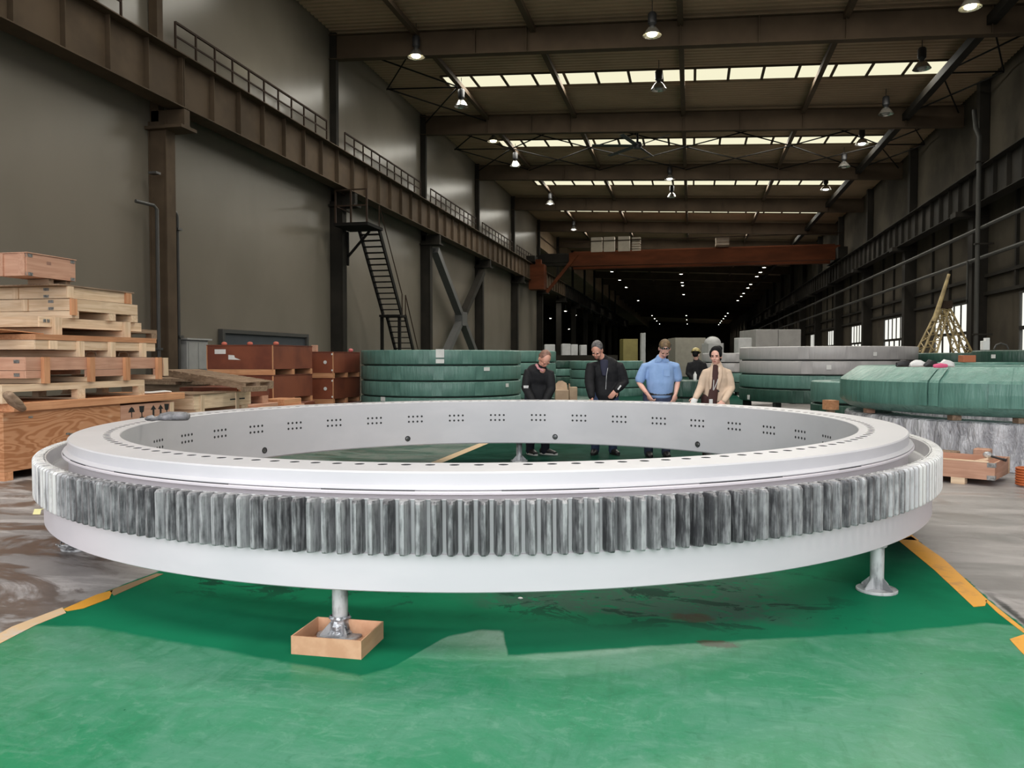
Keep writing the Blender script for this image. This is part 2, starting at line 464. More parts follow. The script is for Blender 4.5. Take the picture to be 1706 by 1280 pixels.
# richer green coating starts at a curve t = f(s): outside it is lighter and mottled
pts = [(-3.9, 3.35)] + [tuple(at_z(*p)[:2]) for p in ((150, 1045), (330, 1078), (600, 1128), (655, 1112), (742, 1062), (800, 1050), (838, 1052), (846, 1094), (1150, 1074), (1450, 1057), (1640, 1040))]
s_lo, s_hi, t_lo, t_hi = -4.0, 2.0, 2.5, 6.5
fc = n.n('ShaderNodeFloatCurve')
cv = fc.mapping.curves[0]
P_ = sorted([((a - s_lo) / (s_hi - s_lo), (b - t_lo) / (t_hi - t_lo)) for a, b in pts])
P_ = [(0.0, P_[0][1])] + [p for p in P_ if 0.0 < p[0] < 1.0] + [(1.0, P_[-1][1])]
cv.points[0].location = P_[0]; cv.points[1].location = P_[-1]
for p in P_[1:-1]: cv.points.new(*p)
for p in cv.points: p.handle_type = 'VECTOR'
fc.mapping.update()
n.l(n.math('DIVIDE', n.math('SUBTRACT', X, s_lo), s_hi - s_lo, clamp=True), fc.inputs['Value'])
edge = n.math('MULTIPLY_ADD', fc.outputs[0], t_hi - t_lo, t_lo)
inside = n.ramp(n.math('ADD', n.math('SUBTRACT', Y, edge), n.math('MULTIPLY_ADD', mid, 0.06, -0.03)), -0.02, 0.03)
scuff = n.math('ADD', n.math('MULTIPLY', fine, 0.55), n.math('MULTIPLY', mid, 0.45))
cloud = n.noise(wv((1.5, 2.1, 1), 0.5), 1.0, 10, 0.74, 0.6)
mott = n.noise(wv((9, 13, 1), 0.6), 1.0, 8, 0.75, 0.8)
brush = n.noise(wv((18, 2.2, 1), radians(52)), 1.0, 6, 0.7, 0.4)
brush2 = n.noise(wv((3.5, 26, 1), radians(24)), 1.0, 5, 0.7, 0.5)
paler_c = n.mix(n.ramp(cloud, 0.40, 0.62), paler, paler2)
paler_c = n.mix(n.math('MULTIPLY', n.ramp(n.math('ADD', n.math('MULTIPLY', brush, 0.6), n.math('MULTIPLY', mid, 0.4)), 0.50, 0.64), 0.7), paler_c, (0.020, 0.185, 0.085))
paler_c = n.mix(n.math('MULTIPLY', n.math('MULTIPLY', n.ramp(brush2, 0.52, 0.68), n.ramp(big, 0.42, 0.58)), 0.55), paler_c, (0.13, 0.31, 0.215))
paler_c = n.mix(n.math('MULTIPLY', n.ramp(mott, 0.52, 0.64), 0.5), paler_c, (0.115, 0.30, 0.20))
paler_c = n.mix(n.math('MULTIPLY', n.math('SUBTRACT', 1.0, n.ramp(mott, 0.34, 0.46)), 0.55), paler_c, (0.014, 0.16, 0.072))
paler_c = n.mix(n.math('MULTIPLY', n.ramp(grit, 0.58, 0.72), 0.25), paler_c, (0.13, 0.31, 0.21))
deeper_c = n.mix(n.ramp(big, 0.4, 0.65), deeper, deeper2)
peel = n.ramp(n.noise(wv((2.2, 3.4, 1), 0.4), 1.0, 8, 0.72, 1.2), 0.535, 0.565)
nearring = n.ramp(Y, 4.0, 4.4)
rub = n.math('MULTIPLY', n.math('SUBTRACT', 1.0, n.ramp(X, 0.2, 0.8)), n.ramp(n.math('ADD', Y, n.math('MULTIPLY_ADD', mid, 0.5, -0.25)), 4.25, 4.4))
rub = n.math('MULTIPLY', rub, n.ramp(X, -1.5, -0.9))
deeper_c = n.mix(n.math('MULTIPLY', rub, n.ramp(mott, 0.36, 0.52)), deeper_c, (0.040, 0.095, 0.068))
deeper_c = n.mix(n.math('MULTIPLY', n.math('MULTIPLY', n.math('MULTIPLY', peel, nearring), n.math('SUBTRACT', 1.0, n.ramp(X, 0.5, 1.1))), 0.8), deeper_c, (0.010, 0.036, 0.024))
deeper_c = n.mix(n.ramp(Y, 5.2, 6.6), deeper_c, n.mix(n.ramp(mid, 0.4, 0.6), (0.007, 0.042, 0.028), (0.016, 0.06, 0.044)))  # shade on the floor in and beyond the ring, painted in as darker green
grn = n.mix(inside, paler_c, deeper_c)
for (px, py, rx, ry) in ((1152, 1029, 0.10, 0.07), (1195, 1074, 0.09, 0.05)):   # brown scrapes
    q = at_z(px, py)
    dd = n.math('ADD', n.math('POWER', n.math('DIVIDE', n.math('SUBTRACT', X, q.x), rx), 2.0), n.math('POWER', n.math('DIVIDE', n.math('SUBTRACT', Y, q.y), ry), 2.0))
    mk = n.math('SUBTRACT', 1.0, n.ramp(n.math('ADD', dd, n.math('MULTIPLY_ADD', mott, 7.0, -3.5)), 0.3, 1.9))
    grn = n.mix(n.math('MULTIPLY', mk, 0.8), grn, (0.07, 0.045, 0.03))
conc = n.mix(n.ramp(big, 0.36, 0.62), (0.34, 0.315, 0.31), (0.245, 0.225, 0.22))
leftside = n.math('LESS_THAN', X, -2.0)
streak = n.noise(wv((0.9, 3.2, 1), 0.35), 1.0, 6, 0.65, 0.8)
conc = n.mix(n.math('MULTIPLY', n.ramp(streak, 0.44, 0.62), n.math('MULTIPLY_ADD', leftside, 0.45, 0.4)), conc, (0.50, 0.465, 0.46))
wet = n.ramp(n.noise(wv((0.75, 1.5, 1), -0.2), 1.0, 8, 0.68, 0.9), 0.46, 0.55)
conc = n.mix(n.math('MULTIPLY', wet, n.math('MULTIPLY_ADD', leftside, 0.72, 0.12)), conc, (0.085, 0.062, 0.05))
conc = n.mix(n.math('MULTIPLY', n.ramp(grit, 0.6, 0.75), 0.25), conc, (0.1, 0.09, 0.085))
farg = n.mix(n.ramp(mid, 0.4, 0.6), (0.035, 0.10, 0.075), (0.10, 0.135, 0.115))
conc = n.mix(n.math('MULTIPLY', n.ramp(Y, 8.6, 10.2), n.math('MULTIPLY', leftside, 0.9)), conc, farg)
jag = n.math('MULTIPLY_ADD', mid, 0.10, -0.05)
aisle = n.math('MULTIPLY', n.ramp(n.math('ADD', X, jag), -3.44, -3.42), n.math('SUBTRACT', 1.0, n.ramp(n.math('ADD', X, jag), 1.70, 1.72)))
col = n.mix(aisle, conc, grn)
gap_tar = n.math('MULTIPLY', n.ramp(X, 1.71, 1.73), n.math('SUBTRACT', 1.0, n.ramp(n.math('ADD', X, n.math('MULTIPLY', mid, 0.16)), 1.83, 1.86)))
gap_tar = n.math('MULTIPLY', gap_tar, n.math('SUBTRACT', 1.0, n.ramp(Y, 4.9, 5.4)))
col = n.mix(gap_tar, col, (0.045, 0.042, 0.042))
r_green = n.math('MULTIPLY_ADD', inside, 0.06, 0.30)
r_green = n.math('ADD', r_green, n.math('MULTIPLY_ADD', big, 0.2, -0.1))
rough = n.n('ShaderNodeMix'); n.l(aisle, rough.inputs[0]); n.l(n.math('MULTIPLY_ADD', wet, -0.3, 0.6), rough.inputs[2]); n.l(r_green, rough.inputs[3])
hgt = n.math('ADD', n.math('MULTIPLY', fine, 0.5), n.math('MULTIPLY', mid, 0.5))
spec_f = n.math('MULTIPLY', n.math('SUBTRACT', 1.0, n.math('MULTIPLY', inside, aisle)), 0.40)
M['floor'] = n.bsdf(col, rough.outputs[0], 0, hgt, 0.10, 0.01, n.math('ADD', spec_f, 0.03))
for d_ in n.t.nodes:                                # richer green zone: lower IOR, duller and less reflective
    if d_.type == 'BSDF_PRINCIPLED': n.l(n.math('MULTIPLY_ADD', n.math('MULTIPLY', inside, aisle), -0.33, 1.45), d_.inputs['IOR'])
def line_mat(name, a, b):
    n = NT(name)
    v = n.vec('World', (7, 7, 1), rand=False); x = n.noise(v, 1.0, 6, 0.65)
    return n.bsdf(n.mix(n.ramp(x, 0.52, 0.68), a, b), 0.45)
M['line'] = line_mat('orange lane paint', (0.72, 0.33, 0.03), (0.55, 0.25, 0.05))
M['line_pale'] = line_mat('worn peach lane paint', (0.66, 0.46, 0.27), (0.6, 0.5, 0.42))
M['line_brown'] = line_mat('rubbed lane paint', (0.30, 0.19, 0.09), (0.12, 0.1, 0.07))

# ================================================================== THE HALL
T0, T1 = -4.0, 236.0
SL, SR = -12.0, 10.3
BAY = 9.2
def zb(s): return 12.33 - 0.0477 * (s + 12)       # top of the roof beams
def zr(s): return zb(s) + 0.16                     # roof sheet
colt = [15.75 + BAY * k for k in range(-2, 19)]    # columns on the clad wall (near face)

mb = MB().box(-26, 12, T0 - 6, T1 + 2, -0.3, 0.0)
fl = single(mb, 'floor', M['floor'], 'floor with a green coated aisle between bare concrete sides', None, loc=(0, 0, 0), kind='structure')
# painted lane lines lie on the floor
def lane(name, poly, mat, label):
    o = part(MB().poly([Vector((p[0], p[1], 0.0005)) for p in poly], 0.0025), name, mat, fl, label=label)
    return o
lane('lane_line', [at_z(1498, 902), at_z(1518, 894), at_z(1572, 932), at_z(1645, 1000), at_z(1641, 1010), at_z(1622, 1012), at_z(1556, 950)], M['line'], 'bright orange lane line')
lane('lane_line', [at_z(1645, 1000), at_z(1706, 1049), at_z(1706, 1056), at_z(1662, 1022), at_z(1641, 1002)], M['line'], 'thin leftover strip of orange lane line')
lane('lane_line', [at_z(1682, 1066), at_z(1706, 1058), at_z(1740, 1092), at_z(1740, 1125), at_z(1700, 1086)], M['line'], 'worn patch of orange lane line')
lane('lane_line', [at_z(105, 1016), at_z(160, 992), at_z(188, 984), at_z(182, 998), at_z(140, 1014), at_z(112, 1019)], M['line'], 'short bright orange piece of lane line')
lane('lane_line', [at_z(-60, 1090), at_z(20, 1045), at_z(104, 1013), at_z(110, 1022), at_z(60, 1042), at_z(0, 1073), at_z(-60, 1112)], M['line_pale'], 'faded peach piece of lane line')
lane('lane_line', [at_z(182, 985), at_z(262, 956), at_z(272, 957), at_z(190, 993)], M['line_brown'], 'rubbed brown piece of lane line')
lane('lane_line', [(-3.42, 7.0), (-3.27, 7.0), (-3.27, 60), (-3.42, 60)], M['line_pale'], 'pale lane line running on beyond the ring')
lane('lane_line', [(1.58, 6.6), (1.72, 6.6), (1.72, 10), (1.58, 10)], M['line'], 'orange lane line running on along the window side')

# ---- ceiling: ribbed sheet with a gap for every skylight strip
SKY_S = (-9.6, 8.5)
strips = [(2.1 + BAY * k, 3.5 + BAY * k) for k in range(0, 20)]
def ribbed(mb, ta, tb, sa, sb, pitch=0.26, d=0.04):
    nrib = max(1, int(round((tb - ta) / pitch))); p = (tb - ta) / nrib
    o = len(mb.v); prof = []
    for i in range(nrib):
        t = ta + i * p
        prof += [(t, 0), (t + p * 0.42, 0), (t + p * 0.55, d), (t + p * 0.87, d)]
    prof.append((tb, 0))
    for t, dz in prof:
        mb.v.append((sa, t, zr(sa) + dz)); mb.v.append((sb, t, zr(sb) + dz))
    for i in range(len(prof) - 1):
        mb.f.append((o + 2 * i, o + 2 * i + 1, o + 2 * i + 3, o + 2 * i + 2))
mb = MB(); ta = T0
for a, b in strips:
    if b > 70: break
    ribbed(mb, ta, a, SL - 0.3, SR + 0.4)
    ribbed(mb, a, b, SL - 0.3, SKY_S[0]); ribbed(mb, a, b, SKY_S[1], SR + 0.4)
    ta = b
ribbed(mb, ta, T1, SL - 0.3, SR + 0.4)
ceil = single(mb, 'ceiling', M['roof'], 'sloping ribbed metal roof of the hall', None, loc=(0, 0, 0), kind='structure')
part(MB().box(SL - 0.5, SR + 0.6, T0 - 0.2, T1 + 0.2, 12.95, 13.05), 'outer_roof', M['roof'], None if False else ceil)
part(MB().box(-26.2, SL - 0.2, 60.8, T1, 11.4, 11.5), 'side_bay_roof', M['roof'], ceil)
part(MB().box(SL - 0.45, SL - 0.2, 60.9, T1, 10.6, 13.0), 'side_bay_beam', M['roof'], ceil)

pane_me = {}
for k, (a, b) in enumerate(strips):
    if b > 70: break
    near = 25 < a < 70
    t = thing('skylight', 'translucent daylit strip across the roof, %s of its row from the gate' % ORD[k], None, (0, a, 0), kind='structure', group='roof skylight strips')
    npane = 15
    w = (SKY_S[1] - SKY_S[0]) / npane
    fr = MB()
    for i in range(npane):
        s0 = SKY_S[0] + i * w
        p = MB(); z0, z1 = zr(s0) + 0.03, zr(s0 + w) + 0.03
        p.add([(s0 + .05, a, z0), (s0 + w - .05, a, z1), (s0 + w - .05, b, z1), (s0 + .05, b, z0)], [(0, 1, 2, 3)])
        part(p, 'pane', M['skylight'], t)
        if near:
            q = MB().bar((s0, a, zr(s0) + 0.02), (s0, b, zr(s0) + 0.02), 0.1, 0.05)
            part(q, 'mullion', M['beam'], t)
        else:
            fr.bar((s0, a, zr(s0) + 0.02), (s0, b, zr(s0) + 0.02), 0.1, 0.05)
    fr.bar((SKY_S[0], a, zr(SKY_S[0])), (SKY_S[1], a, zr(SKY_S[1])), 0.05, 0.06)
    fr.bar((SKY_S[0], b, zr(SKY_S[0])), (SKY_S[1], b, zr(SKY_S[1])), 0.05, 0.06)
    part(fr, 'frame', M['beam'], t)

# ---- roof beams across the hall
for k in range(-1, 19):
    tb = 25.1 + BAY * k
    t = thing('roof_beam', 'brown steel roof beam across the hall, %s from the gate' % ORD[k + 1], None, (0, tb, 0), kind='structure', group='roof beams')
    def slope(z0, z1, y0, y1):
        return MB().add([(s, y, zb(s) + z) for s in (SL, SR) for y in (y0, y1) for z in (z0, z1)],
                        [(0, 1, 3, 2), (4, 6, 7, 5), (0, 4, 5, 1), (2, 3, 7, 6), (0, 2, 6, 4), (1, 5, 7, 3)])
    part(slope(-0.80, -0.02, tb - 0.012, tb + 0.012), 'web', M['beam'], t)
    part(slope(-0.02, 0.0, tb - 0.14, tb + 0.14), 'top_flange', M['beam'], t)
    part(slope(-0.82, -0.80, tb - 0.14, tb + 0.14), 'bottom_flange', M['beam'], t)
    if k < 6:
        for s in (-8.9, -6.9, -5.2, -0.4, 1.9, 4.35, 8.2):
            part(MB().box(s - 0.012, s + 0.012, tb - 0.12, tb + 0.12, zb(s) - 0.8, zb(s) - 0.02), 'stiffener', M['beam'], t)

for i, s in enumerate((-8.9, -5.0, -0.4, 4.35, 8.2)):
    z = zb(s) - 0.1
    w = 0.26 if i == 4 else 0.17
    mb = MB().box(s - w / 2, s + w / 2, T0, 120, z - w / 2 - (0.3 if i == 4 else 0), z + w / 2 - (0.3 if i == 4 else 0))
    single(mb, 'tie_beam', M['beam'] if i < 4 else M['steel_dark'], 'long steel tie under the roof running down the hall, %s from the clad wall' % ORD[i], None, kind='structure', group='roof ties')
# purlin lines under the sheet
# ---- rod bracing in the roof plane
def brace(a, b, nm, lab):
    mb = MB().tube([a, b], 0.028, 6)
    single(mb, 'brace_rod', M['stair'], lab, None, kind='structure', group='roof bracing rods')
ties = [SL + 0.2, -8.9, -5.0, -0.4, 4.35, 8.2, SR - 0.2]
for bay, lab in ((25.1, 'first braced bay'), (34.3, 'second braced bay')):
    for i in range(6):
        if bay == 25.1 and i not in (0, 5): continue
        a, b = ties[i], ties[i + 1]
        for sub in (0, 1):
            ta_, tb_ = bay + sub * BAY / 2, bay + (sub + 1) * BAY / 2
            brace((a, ta_, zb(a) - 0.25), (b, tb_, zb(b) - 0.25), 'r', 'thin roof bracing rod in the %s' % lab)
            brace((b, ta_, zb(b) - 0.29), (a, tb_, zb(a) - 0.29), 'r', 'thin roof bracing rod in the %s' % lab)
        if i in (0, 5):
            brace((a, bay + BAY / 2, zb(a) - 0.27), (b, bay + BAY / 2, zb(b) - 0.27), 'r', 'thin roof strut crossing the %s' % lab)

# ---- clad wall (panels bay by bay), beyond it an open side bay
wl = thing('wall_left', 'tall pale clad wall behind the crane girder', None, (SL, 0, 0), kind='structure')
tt = T0
edges = [T0] + [c_ + 0.15 for c_ in colt[1:8]]
for i in range(len(edges) - 1):
    a, b = edges[i], edges[i + 1] - 0.004
    part(MB().box(SL - 0.15, SL, a, b, 0, 7.3), 'wall_panel', M['wall'], wl)
    part(MB().box(SL - 0.15, SL - 0.01, a, b, 7.305, 12.6), 'wall_panel', M['wall'], wl)
wl2 = thing('wall_side', 'dark far wall of the open side bay', None, (-26, 0, 0), kind='structure')
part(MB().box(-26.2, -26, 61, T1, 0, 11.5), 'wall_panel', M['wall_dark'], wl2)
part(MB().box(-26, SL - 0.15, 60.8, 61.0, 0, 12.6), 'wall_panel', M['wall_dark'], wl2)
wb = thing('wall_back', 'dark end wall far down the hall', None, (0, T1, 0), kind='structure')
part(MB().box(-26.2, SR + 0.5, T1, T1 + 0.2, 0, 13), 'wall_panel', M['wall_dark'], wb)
wf = thing('wall_front', 'wall around the open gate behind the viewer', None, (0, T0, 0), kind='structure')
part(MB().box(SL - 0.2, GATE[0], T0 - 0.2, T0, 0, 13), 'wall_panel', M['wall'], wf)
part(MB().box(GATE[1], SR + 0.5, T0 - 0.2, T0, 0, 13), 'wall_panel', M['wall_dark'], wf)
part(MB().box(GATE[0], GATE[1], T0 - 0.2, T0, GATE[3], 13), 'wall_panel', M['wall'], wf)

# ---- window wall with window bands
wr = thing('wall_right', 'dark window wall across the aisle', None, (SR, 0, 0), kind='structure')
WZ0, WZT, WZ1 = 0.95, 2.40, 3.58
wins = []
tw = T0
for k in range(-1, 12):
    a = 24.1 + BAY * k; b = a + 4.4
    if a < 10: continue
    wins.append((a, b))
prev = T0
for a, b in wins:
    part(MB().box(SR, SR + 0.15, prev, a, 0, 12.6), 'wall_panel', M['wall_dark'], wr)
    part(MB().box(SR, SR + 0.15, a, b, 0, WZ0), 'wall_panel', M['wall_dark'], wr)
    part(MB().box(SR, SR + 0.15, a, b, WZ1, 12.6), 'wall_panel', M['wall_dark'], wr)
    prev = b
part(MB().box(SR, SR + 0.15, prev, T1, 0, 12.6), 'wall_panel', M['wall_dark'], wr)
for i, (a, b) in enumerate(wins):
    t = thing('window_%d' % (i + 1), 'bright ribbed window in the dark wall, %s from the gate' % ORD[i], None, (SR, a, WZ0), kind='structure')
    def frame_bar(nm, *bx): part(MB().box(*bx), nm, M['pipe'] if nm == 'window_frame' else M['steel_dark'], t)
    x0, x1 = SR - 0.03, SR + 0.08
    frame_bar('window_frame', x0, x1, a, b, WZ1 - 0.07, WZ1); frame_bar('window_frame', x0, x1, a, b, WZ0, WZ0 + 0.07)
    frame_bar('window_frame', x0, x1, a, a + 0.09, WZ0 + 0.07, WZ1 - 0.07); frame_bar('window_frame', x0, x1, b - 0.09, b, WZ0 + 0.07, WZ1 - 0.07)
    frame_bar('transom', x0 - 0.03, x1, a + 0.09, b - 0.09, WZT - 0.06, WZT + 0.06)
    for z0, z1, nn, mw in ((WZ0 + 0.07, WZT - 0.06, 4, 0.10), (WZT + 0.06, WZ1 - 0.07, 5, 0.035)):
        w = (b - a - 0.18) / nn
        for j in range(nn):
            y0 = a + 0.09 + j * w
            part(MB().box(SR + 0.02, SR + 0.03, y0, y0 + w - mw, z0, z1), 'pane', M['window'], t)
            if j < nn - 1: part(MB().box(x0, x1, y0 + w - mw, y0 + w, z0, z1), 'mullion', M['steel_dark'], t)
        if mw > .05: pass
    # wall posts and a girt beside each window
part(MB().box(SR - 0.12, SR, T0, 125, 4.3, 4.42), 'wall_girt', M['steel_dark'], wr)
part(MB().box(SR - 0.12, SR, T0, 125, 3.66, 3.78), 'wall_girt', M['steel_dark'], wr)
for a, b in wins:
    for y in (a - 0.25, (a + b) / 2, b + 0.2):
        part(MB().box(SR - 0.1, SR, y - 0.06, y + 0.06, 3.78, 6.9), 'wall_post', M['steel_dark'], wr)

# ---- columns
def column_left(i, tc):
    t = thing('column', 'brown steel column on the clad wall, %s from the gate' % ORD[i], None, (SL, tc, 0), kind='structure', group='columns of the clad wall')
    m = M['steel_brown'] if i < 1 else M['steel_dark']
    part(MB().box(-11.56, -11.53, tc, tc + 0.32, 0, 6.75), 'flange', m, t)
    part(MB().box(-11.99, -11.96, tc, tc + 0.32, 0, 6.75), 'flange', m, t)
    part(MB().box(-11.96, -11.56, tc + 0.03, tc + 0.06, 0, 6.75), 'web', m, t)
    part(MB().box(-11.99, -11.05, tc - 0.12, tc + 0.44, 6.55, 6.62), 'bracket', m, t)
    part(MB().box(-11.95, -11.1, tc + 0.06, tc + 0.26, 6.62, 7.0), 'bracket', m, t)
    part(MB().box(-11.98, -11.76, tc + 0.06, tc + 0.26, 6.75, 12.4), 'upper_shaft', m, t)
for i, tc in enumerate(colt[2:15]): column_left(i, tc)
for i, tc in enumerate([13.0 + BAY * k for k in range(0, 12)]):
    t = thing('column', 'dark steel column on the window wall, %s from the gate' % ORD[i], None, (SR, tc, 0), kind='structure', group='columns of the window wall')
    part(MB().box(9.78, 9.82, tc, tc + 0.5, 0, 6.6), 'flange', M['steel_dark'], t)
    part(MB().box(9.82, 10.29, tc, tc + 0.04, 0, 6.6), 'web', M['steel_dark'], t)
    part(MB().box(9.2, 10.29, tc - 0.05, tc + 0.55, 6.5, 6.68), 'bracket', M['steel_dark'], t)
    part(MB().box(9.95, 10.28, tc + 0.05, tc + 0.4, 6.68, 11.3), 'upper_shaft', M['steel_dark'], t)

# ---- crane girders with web stiffeners
GZ0, GZ1 = 7.02, 8.20
def girder(s, t0, t1, z0, z1, side, m, lab, nst, grp):
    t = thing('crane_girder', lab, None, (s, t0, z0), kind='structure', group=grp)
    part(MB().box(s - 0.012, s + 0.012, t0, t1, z0 + 0.025, z1 - 0.025), 'web', m, t)
    part(MB().box(s - 0.26, s + 0.26, t0, t1, z1 - 0.025, z1), 'top_flange', m, t)
    part(MB().box(s - 0.22, s + 0.22, t0, t1, z0, z0 + 0.025), 'bottom_flange', m, t)
    part(MB().box(s - 0.04, s + 0.04, t0, t1, z1, z1 + 0.12), 'crane_rail', M['steel_dark'], t)
    for j in range(nst):
        y = t0 + 0.02 + (t1 - t0 - 0.04) * j / (nst - 1)
        part(MB().box(s + side * 0.012, s + side * 0.13, y - 0.008, y + 0.008, z0 + 0.025, z1 - 0.025), 'stiffener', m, t)
for k in range(0, 15):
    a = 6.75 + BAY * k
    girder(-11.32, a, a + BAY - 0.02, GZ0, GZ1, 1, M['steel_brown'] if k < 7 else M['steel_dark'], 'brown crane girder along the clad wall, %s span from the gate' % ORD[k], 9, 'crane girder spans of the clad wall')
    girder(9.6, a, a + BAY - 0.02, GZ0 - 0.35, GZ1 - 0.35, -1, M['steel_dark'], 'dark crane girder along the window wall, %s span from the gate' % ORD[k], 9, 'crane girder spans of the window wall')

# ---- guard rails on the girder walkway
def guard(k, t0, t1):
    s = -11.72; z = GZ1
    t = thing('guard_rail', 'thin red-brown guard rail above the crane girder, %s stretch from the gate' % ORD[k], 'railing', (s, t0, z), group='guard rails on the crane walkway')
    n_ = int(round((t1 - t0) / 0.77)); h = 1.02
    for i in range(n_ + 1):
        y = t0 + (t1 - t0) * i / n_
        part(MB().box(s - 0.02, s + 0.02, y - 0.02, y + 0.02, z, z + h), 'rail_post', M['rail'], t)
    part(MB().box(s - 0.025, s + 0.025, t0, t1, z + h - 0.04, z + h + 0.01), 'top_rail', M['rail'], t)
    part(MB().box(s - 0.015, s + 0.015, t0, t1, z + h * 0.66, z + h * 0.66 + 0.04), 'middle_rail', M['rail'], t)
    part(MB().box(-11.96, -11.34, t0, t1, z - 0.02, z), 'walkway_plate', M['steel_brown'], t)
guard(0, 8.0, 14.6)
for k in range(1, 6): guard(k, 7.2 + BAY * k, 15.0 + BAY * k)

# ---- fittings on the clad wall
t = thing('wall_pipe', 'thin dark pipe with a bent top before the first column', 'pipe', (-11.5, 15.45, 0))
part(MB().tube([(-11.6, 15.5, 0), (-11.6, 15.5, 4.72), (-11.62, 15.42, 4.8), (-11.75, 15.0, 4.82)], 0.04, 10), 'pipe', M['darkpipe'], t, smooth=40)
for z in (1.6, 5.5): part(MB().box(-11.75, -11.55, 15.42, 15.58, z, z + 0.05), 'clamp', M['darkpipe'], t)
t = thing('wall_pipe', 'thin dark pipe with a hooked top just behind the first column', 'pipe', (-11.7, 16.4, 0))
part(MB().tube([(-11.72, 16.38, 0), (-11.72, 16.38, 4.72), (-11.72, 16.33, 4.8), (-11.72, 16.18, 4.82)], 0.04, 10), 'pipe', M['darkpipe'], t, smooth=40)
for z in (1.9, 4.4): part(MB().box(-11.8, -11.64, 16.3, 16.46, z, z + 0.05), 'clamp', M['darkpipe'], t)
t = thing('electrical_cabinet', 'pale metal cabinet on the clad wall by the first column', 'cabinet', (-11.8, 17.0, 1.1))
part(MB().box(-11.98, -11.7, 16.65, 17.5, 1.12, 1.86), 'cabinet_body', M['cabinet'], t, bevel=0.01)
part(MB().box(-11.7, -11.685, 16.7, 17.05, 1.16, 1.80), 'door', M['cabinet'], t); part(MB().box(-11.7, -11.685, 17.1, 17.45, 1.16, 1.80), 'door', M['cabinet'], t)
part(MB().box(-11.99, -11.65, 16.6, 17.6, 1.86, 1.90), 'hood', M['cabinet'], t)
t = thing('door_1', 'slate blue door low in the clad wall behind the red crates', None, (SL, 18.4, 0), kind='structure')
part(MB().box(-11.97, -11.93, 18.5, 23.0, 0, 2.08), 'door_leaf', M['slate'], t)
part(MB().box(-11.99, -11.86, 18.38, 23.12, 2.08, 2.18), 'door_frame', M['darkpipe'], t)
for y in (18.38, 23.0): part(MB().box(-11.99, -11.86, y, y + 0.12, 0, 2.08), 'door_frame', M['darkpipe'], t)

# ---- stair up to the crane walkway
t = thing('access_stair', 'steep dark steel stair up to the crane girder at the second column', 'stair', (-10.9, 26, 0))
def flight(p, q, nn):
    p, q = Vector(p), Vector(q)
    for s in (-0.36, 0.36):
        part(MB().bar(p + Vector((s, 0, 0)), q + Vector((s, 0, 0)), 0.05, 0.17), 'stringer', M['stair'], t)
    for i in range(1, nn):
        c_ = p.lerp(q, i / nn)
        part(MB().box(c_.x - 0.34, c_.x + 0.34, c_.y - 0.1, c_.y + 0.1, c_.z - 0.015, c_.z + 0.015), 'tread', M['stair'], t)
    h = Vector((0, 0, 0.75))
    part(MB().tube([p + Vector((0.38, 0, 0)), p + Vector((0.38, 0, 0)) + h, q + Vector((0.38, 0, 0)) + h, q + Vector((0.38, 0, 0))], 0.02, 6), 'handrail', M['rail'], t)
up = Vector((-10.75, 25.35, 5.85)); mid_ = Vector((-10.75, 27.5, 3.02)); low = Vector((-10.75, 29.9, 0.0))
flight(up, mid_, 15); flight(mid_ + Vector((0, 0.35, 0)), low, 15)
part(MB().box(-11.15, -10.35, 27.2, 27.95, 2.94, 3.02), 'landing', M['stair'], t)
part(MB().box(-11.5, -10.3, 24.2, 25.5, 5.77, 5.87), 'platform', M['stair'], t)
for x, y in ((-11.45, 24.25), (-10.35, 24.25), (-11.45, 25.45), (-10.9, 24.25)):
    part(MB().box(x - 0.025, x + 0.025, y - 0.025, y + 0.025, 5.87, 6.95), 'rail_post', M['rail'], t)
for z in (6.4, 6.92):
    part(MB().box(-11.45, -10.35, 24.23, 24.27, z, z + 0.04), 'handrail', M['rail'], t)
    part(MB().box(-11.47, -11.43, 24.25, 25.45, z, z + 0.04), 'handrail', M['rail'], t)
part(MB().bar((-11.5, 25.3, 4.9), (-10.7, 25.3, 5.75), 0.07, 0.07), 'knee_brace', M['stair'], t)
part(MB().bar((-11.5, 25.3, 4.6), (-11.5, 25.3, 5.75), 0.07, 0.07), 'knee_brace', M['stair'], t)
for x in (-11.1, -10.42): part(MB().box(x - 0.05, x + 0.05, 27.3, 27.4, 0, 2.94), 'stair_post', M['stair'], t)

# ---- cross brace between the third and fourth columns
t = thing('cross_brace', 'big grey X brace between two columns of the clad wall', 'brace', (-11.5, 38.9, 0))
A_, B_ = (-11.5, 34.75, 6.4), (-11.5, 43.15, 0.6)
C_, D_ = (-11.5, 43.15, 6.3), (-11.5, 34.75, 0.6)
part(MB().bar(A_, B_, 0.3, 0.34, (1, 0, 0)), 'brace_bar', M['brace'], t)
m_ = (Vector(C_) + Vector(D_)) / 2; d_ = (Vector(C_) - Vector(D_)).normalized()
part(MB().bar(C_, m_ + d_ * 0.3, 0.3, 0.34, (1, 0, 0)), 'brace_bar', M['steel_dark'], t)
part(MB().bar(D_, m_ - d_ * 0.3, 0.3, 0.34, (1, 0, 0)), 'brace_bar', M['brace'], t)
part(MB().obox(m_, (0.2, 0, 0), (0, 0.45, 0), (0, 0, 0.35)), 'gusset_plate', M['brace'], t)

